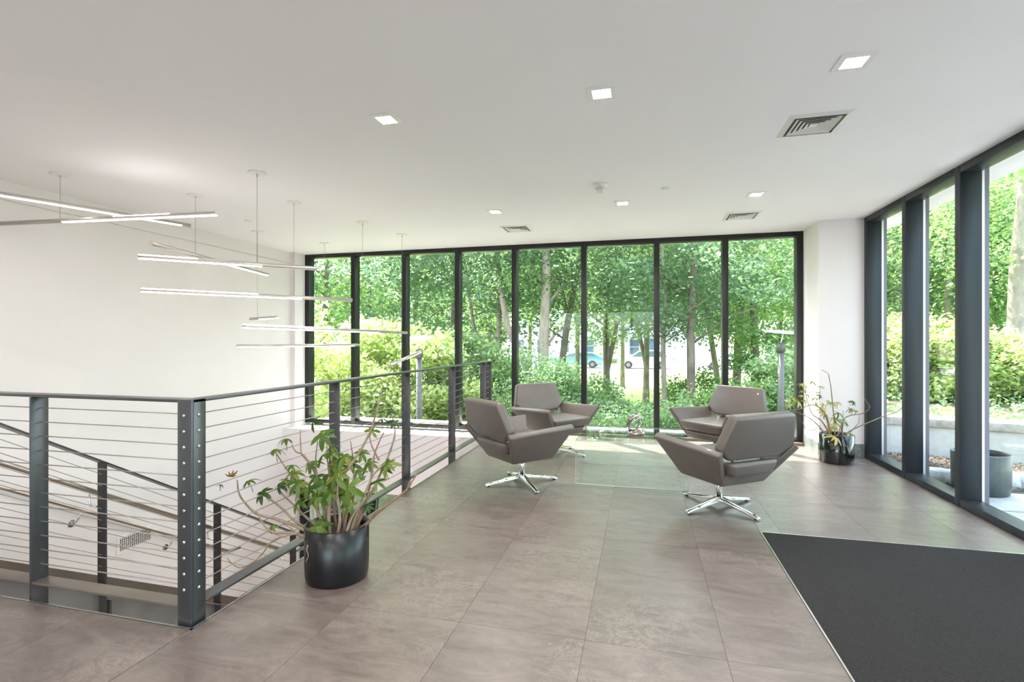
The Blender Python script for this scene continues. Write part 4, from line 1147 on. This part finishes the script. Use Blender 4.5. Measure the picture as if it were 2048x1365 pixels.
def shrub(x, y, z, rad, m, per, size, label, seed, ncl=60, cat='shrub', flat=.4, sig=.16):
    t = thing('shrub', label, cat, (x, y, gh(x,y)), 0, 'shrubs outside the windows')
    z0 = z-gh(x,y)
    cl = ellipsoid_clumps(ncl, rad, (0,0,z0), seed, .4)
    c = link('foliage', leaf_cloud('foliage', M[m], cl, per, (sig*max(rad[0],.8),sig*max(rad[1],.8),sig*.7), size, seed+1, flat), t)
    c['kind'] = 'stuff'
    mb = MB(); rr = random.Random(seed)
    for k in range(7):
        a = rr.uniform(0,6.28); q = rr.uniform(.3,.7)
        e_ = Vector((math.cos(a)*rad[0]*q, math.sin(a)*rad[1]*q, z0+rad[2]*.3))
        mb.tube([(0,0,-.3), e_*.45+Vector((0,0,.1)), e_], [.03,.02,.006], 6)
    mb.build('branches', M['bark'], t)
    return t
SH = [
 # u, d, zc, radii, mat, per, size, label
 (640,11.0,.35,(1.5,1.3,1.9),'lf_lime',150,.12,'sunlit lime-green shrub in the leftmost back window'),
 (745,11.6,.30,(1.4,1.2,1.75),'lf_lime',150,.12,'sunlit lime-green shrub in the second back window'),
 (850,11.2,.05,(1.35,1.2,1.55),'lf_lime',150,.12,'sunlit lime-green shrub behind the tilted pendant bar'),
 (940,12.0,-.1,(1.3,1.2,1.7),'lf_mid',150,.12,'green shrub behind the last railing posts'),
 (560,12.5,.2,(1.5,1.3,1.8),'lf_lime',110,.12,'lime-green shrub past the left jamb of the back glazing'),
 (1050,10.8,-.35,(1.2,1.0,1.5),'lf_shrub',170,.075,'feathery grey-green shrub behind the rear left chair'),
 (1125,10.5,-.40,(1.0,1.0,1.3),'lf_shrub',170,.075,'feathery green shrub left of the central panes'),
 (1190,12.0,-.6,(.8,.9,1.1),'lf_mid',130,.10,'leafy shrub rising behind the glass table'),
 (1180,9.3,-.9,(1.0,.7,1.0),'lf_shrub',150,.07,'low undergrowth outside behind the left of the glass table'),
 (1262,9.5,-.85,(.9,.7,.85),'lf_mid',150,.07,'low undergrowth outside behind the sculpture'),
 (1330,9.6,-.75,(.9,.7,.95),'lf_shrub',150,.07,'low undergrowth outside right of the central mullion'),
 (1410,10.2,-.7,(1.0,.8,1.05),'lf_mid',150,.08,'low undergrowth outside behind the rear right chair'),
 (1490,10.5,-.5,(1.0,.8,1.1),'lf_mid',150,.09,'leafy undergrowth at the left of the last back pane'),
 (1570,10.4,-.2,(1.0,.8,1.5),'lf_shrub',170,.09,'grey-green shrub at the right of the last back pane'),
 (1300,15.5,-.95,(1.3,.8,.3),'lf_shrub',120,.09,'patch of low plants at the edge of the lawn'),
 (1400,15,-.5,(1.2,.8,.9),'lf_mid',120,.10,'young maple scrub before the lawn'),
 (1545,14.5,.1,(1.2,1.0,1.6),'lf_mid',130,.11,'young maple beside the disc-topped post light'),
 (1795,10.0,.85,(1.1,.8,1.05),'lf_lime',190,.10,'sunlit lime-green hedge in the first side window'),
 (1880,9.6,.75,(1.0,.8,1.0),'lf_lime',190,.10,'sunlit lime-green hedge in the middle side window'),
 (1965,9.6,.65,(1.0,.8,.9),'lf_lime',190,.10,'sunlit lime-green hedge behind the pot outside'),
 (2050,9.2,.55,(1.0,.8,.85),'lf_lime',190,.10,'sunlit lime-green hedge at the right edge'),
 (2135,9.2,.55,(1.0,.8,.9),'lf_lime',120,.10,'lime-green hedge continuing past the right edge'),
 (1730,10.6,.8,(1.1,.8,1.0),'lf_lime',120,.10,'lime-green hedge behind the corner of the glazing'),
]
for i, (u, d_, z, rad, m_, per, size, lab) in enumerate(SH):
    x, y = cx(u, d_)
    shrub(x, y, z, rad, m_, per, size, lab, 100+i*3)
# low ground plants below the back windows
r_ = np.random.RandomState(4)
n = 260
cl = np.stack([r_.uniform(-3,8,n), r_.uniform(8.4,17,n), np.zeros(n)],1)
cl[:,2] = [gh(a,b)+.10 for a,b,_ in cl]
tag(link('ground_plants', leaf_cloud('ground_plants', M['lf_shrub'], cl, 70, (.32,.32,.09), .08, 9)), 'low leafy ground plants covering the bank below the back windows', 'plants', kind='stuff')

# unseen fill lamps added under the slab to brighten the stairwell wall
for x, y in ((-1.2, 3.2), (-1.2, 5.6), (-3.2, 1.3)):
    t = thing('lower_fill_light', 'unseen fill light added under the slab for the stairwell', 'fill light', (x, y, -.345), 0, 'added lower storey fill lights')
    B(-.3,.3,-.3,.3,-.02,0).build('housing', M['white'], t)
    l = bpy.data.lights.new('lower_fill_lamp', 'AREA'); l.shape = 'SQUARE'; l.size = .55; l.energy = 60; l.color = (1,.95,.9)
    lo = bpy.data.objects.new('lower_fill_lamp', l); C.objects.link(lo); lo.parent = t; lo.location = (0,0,-.024)
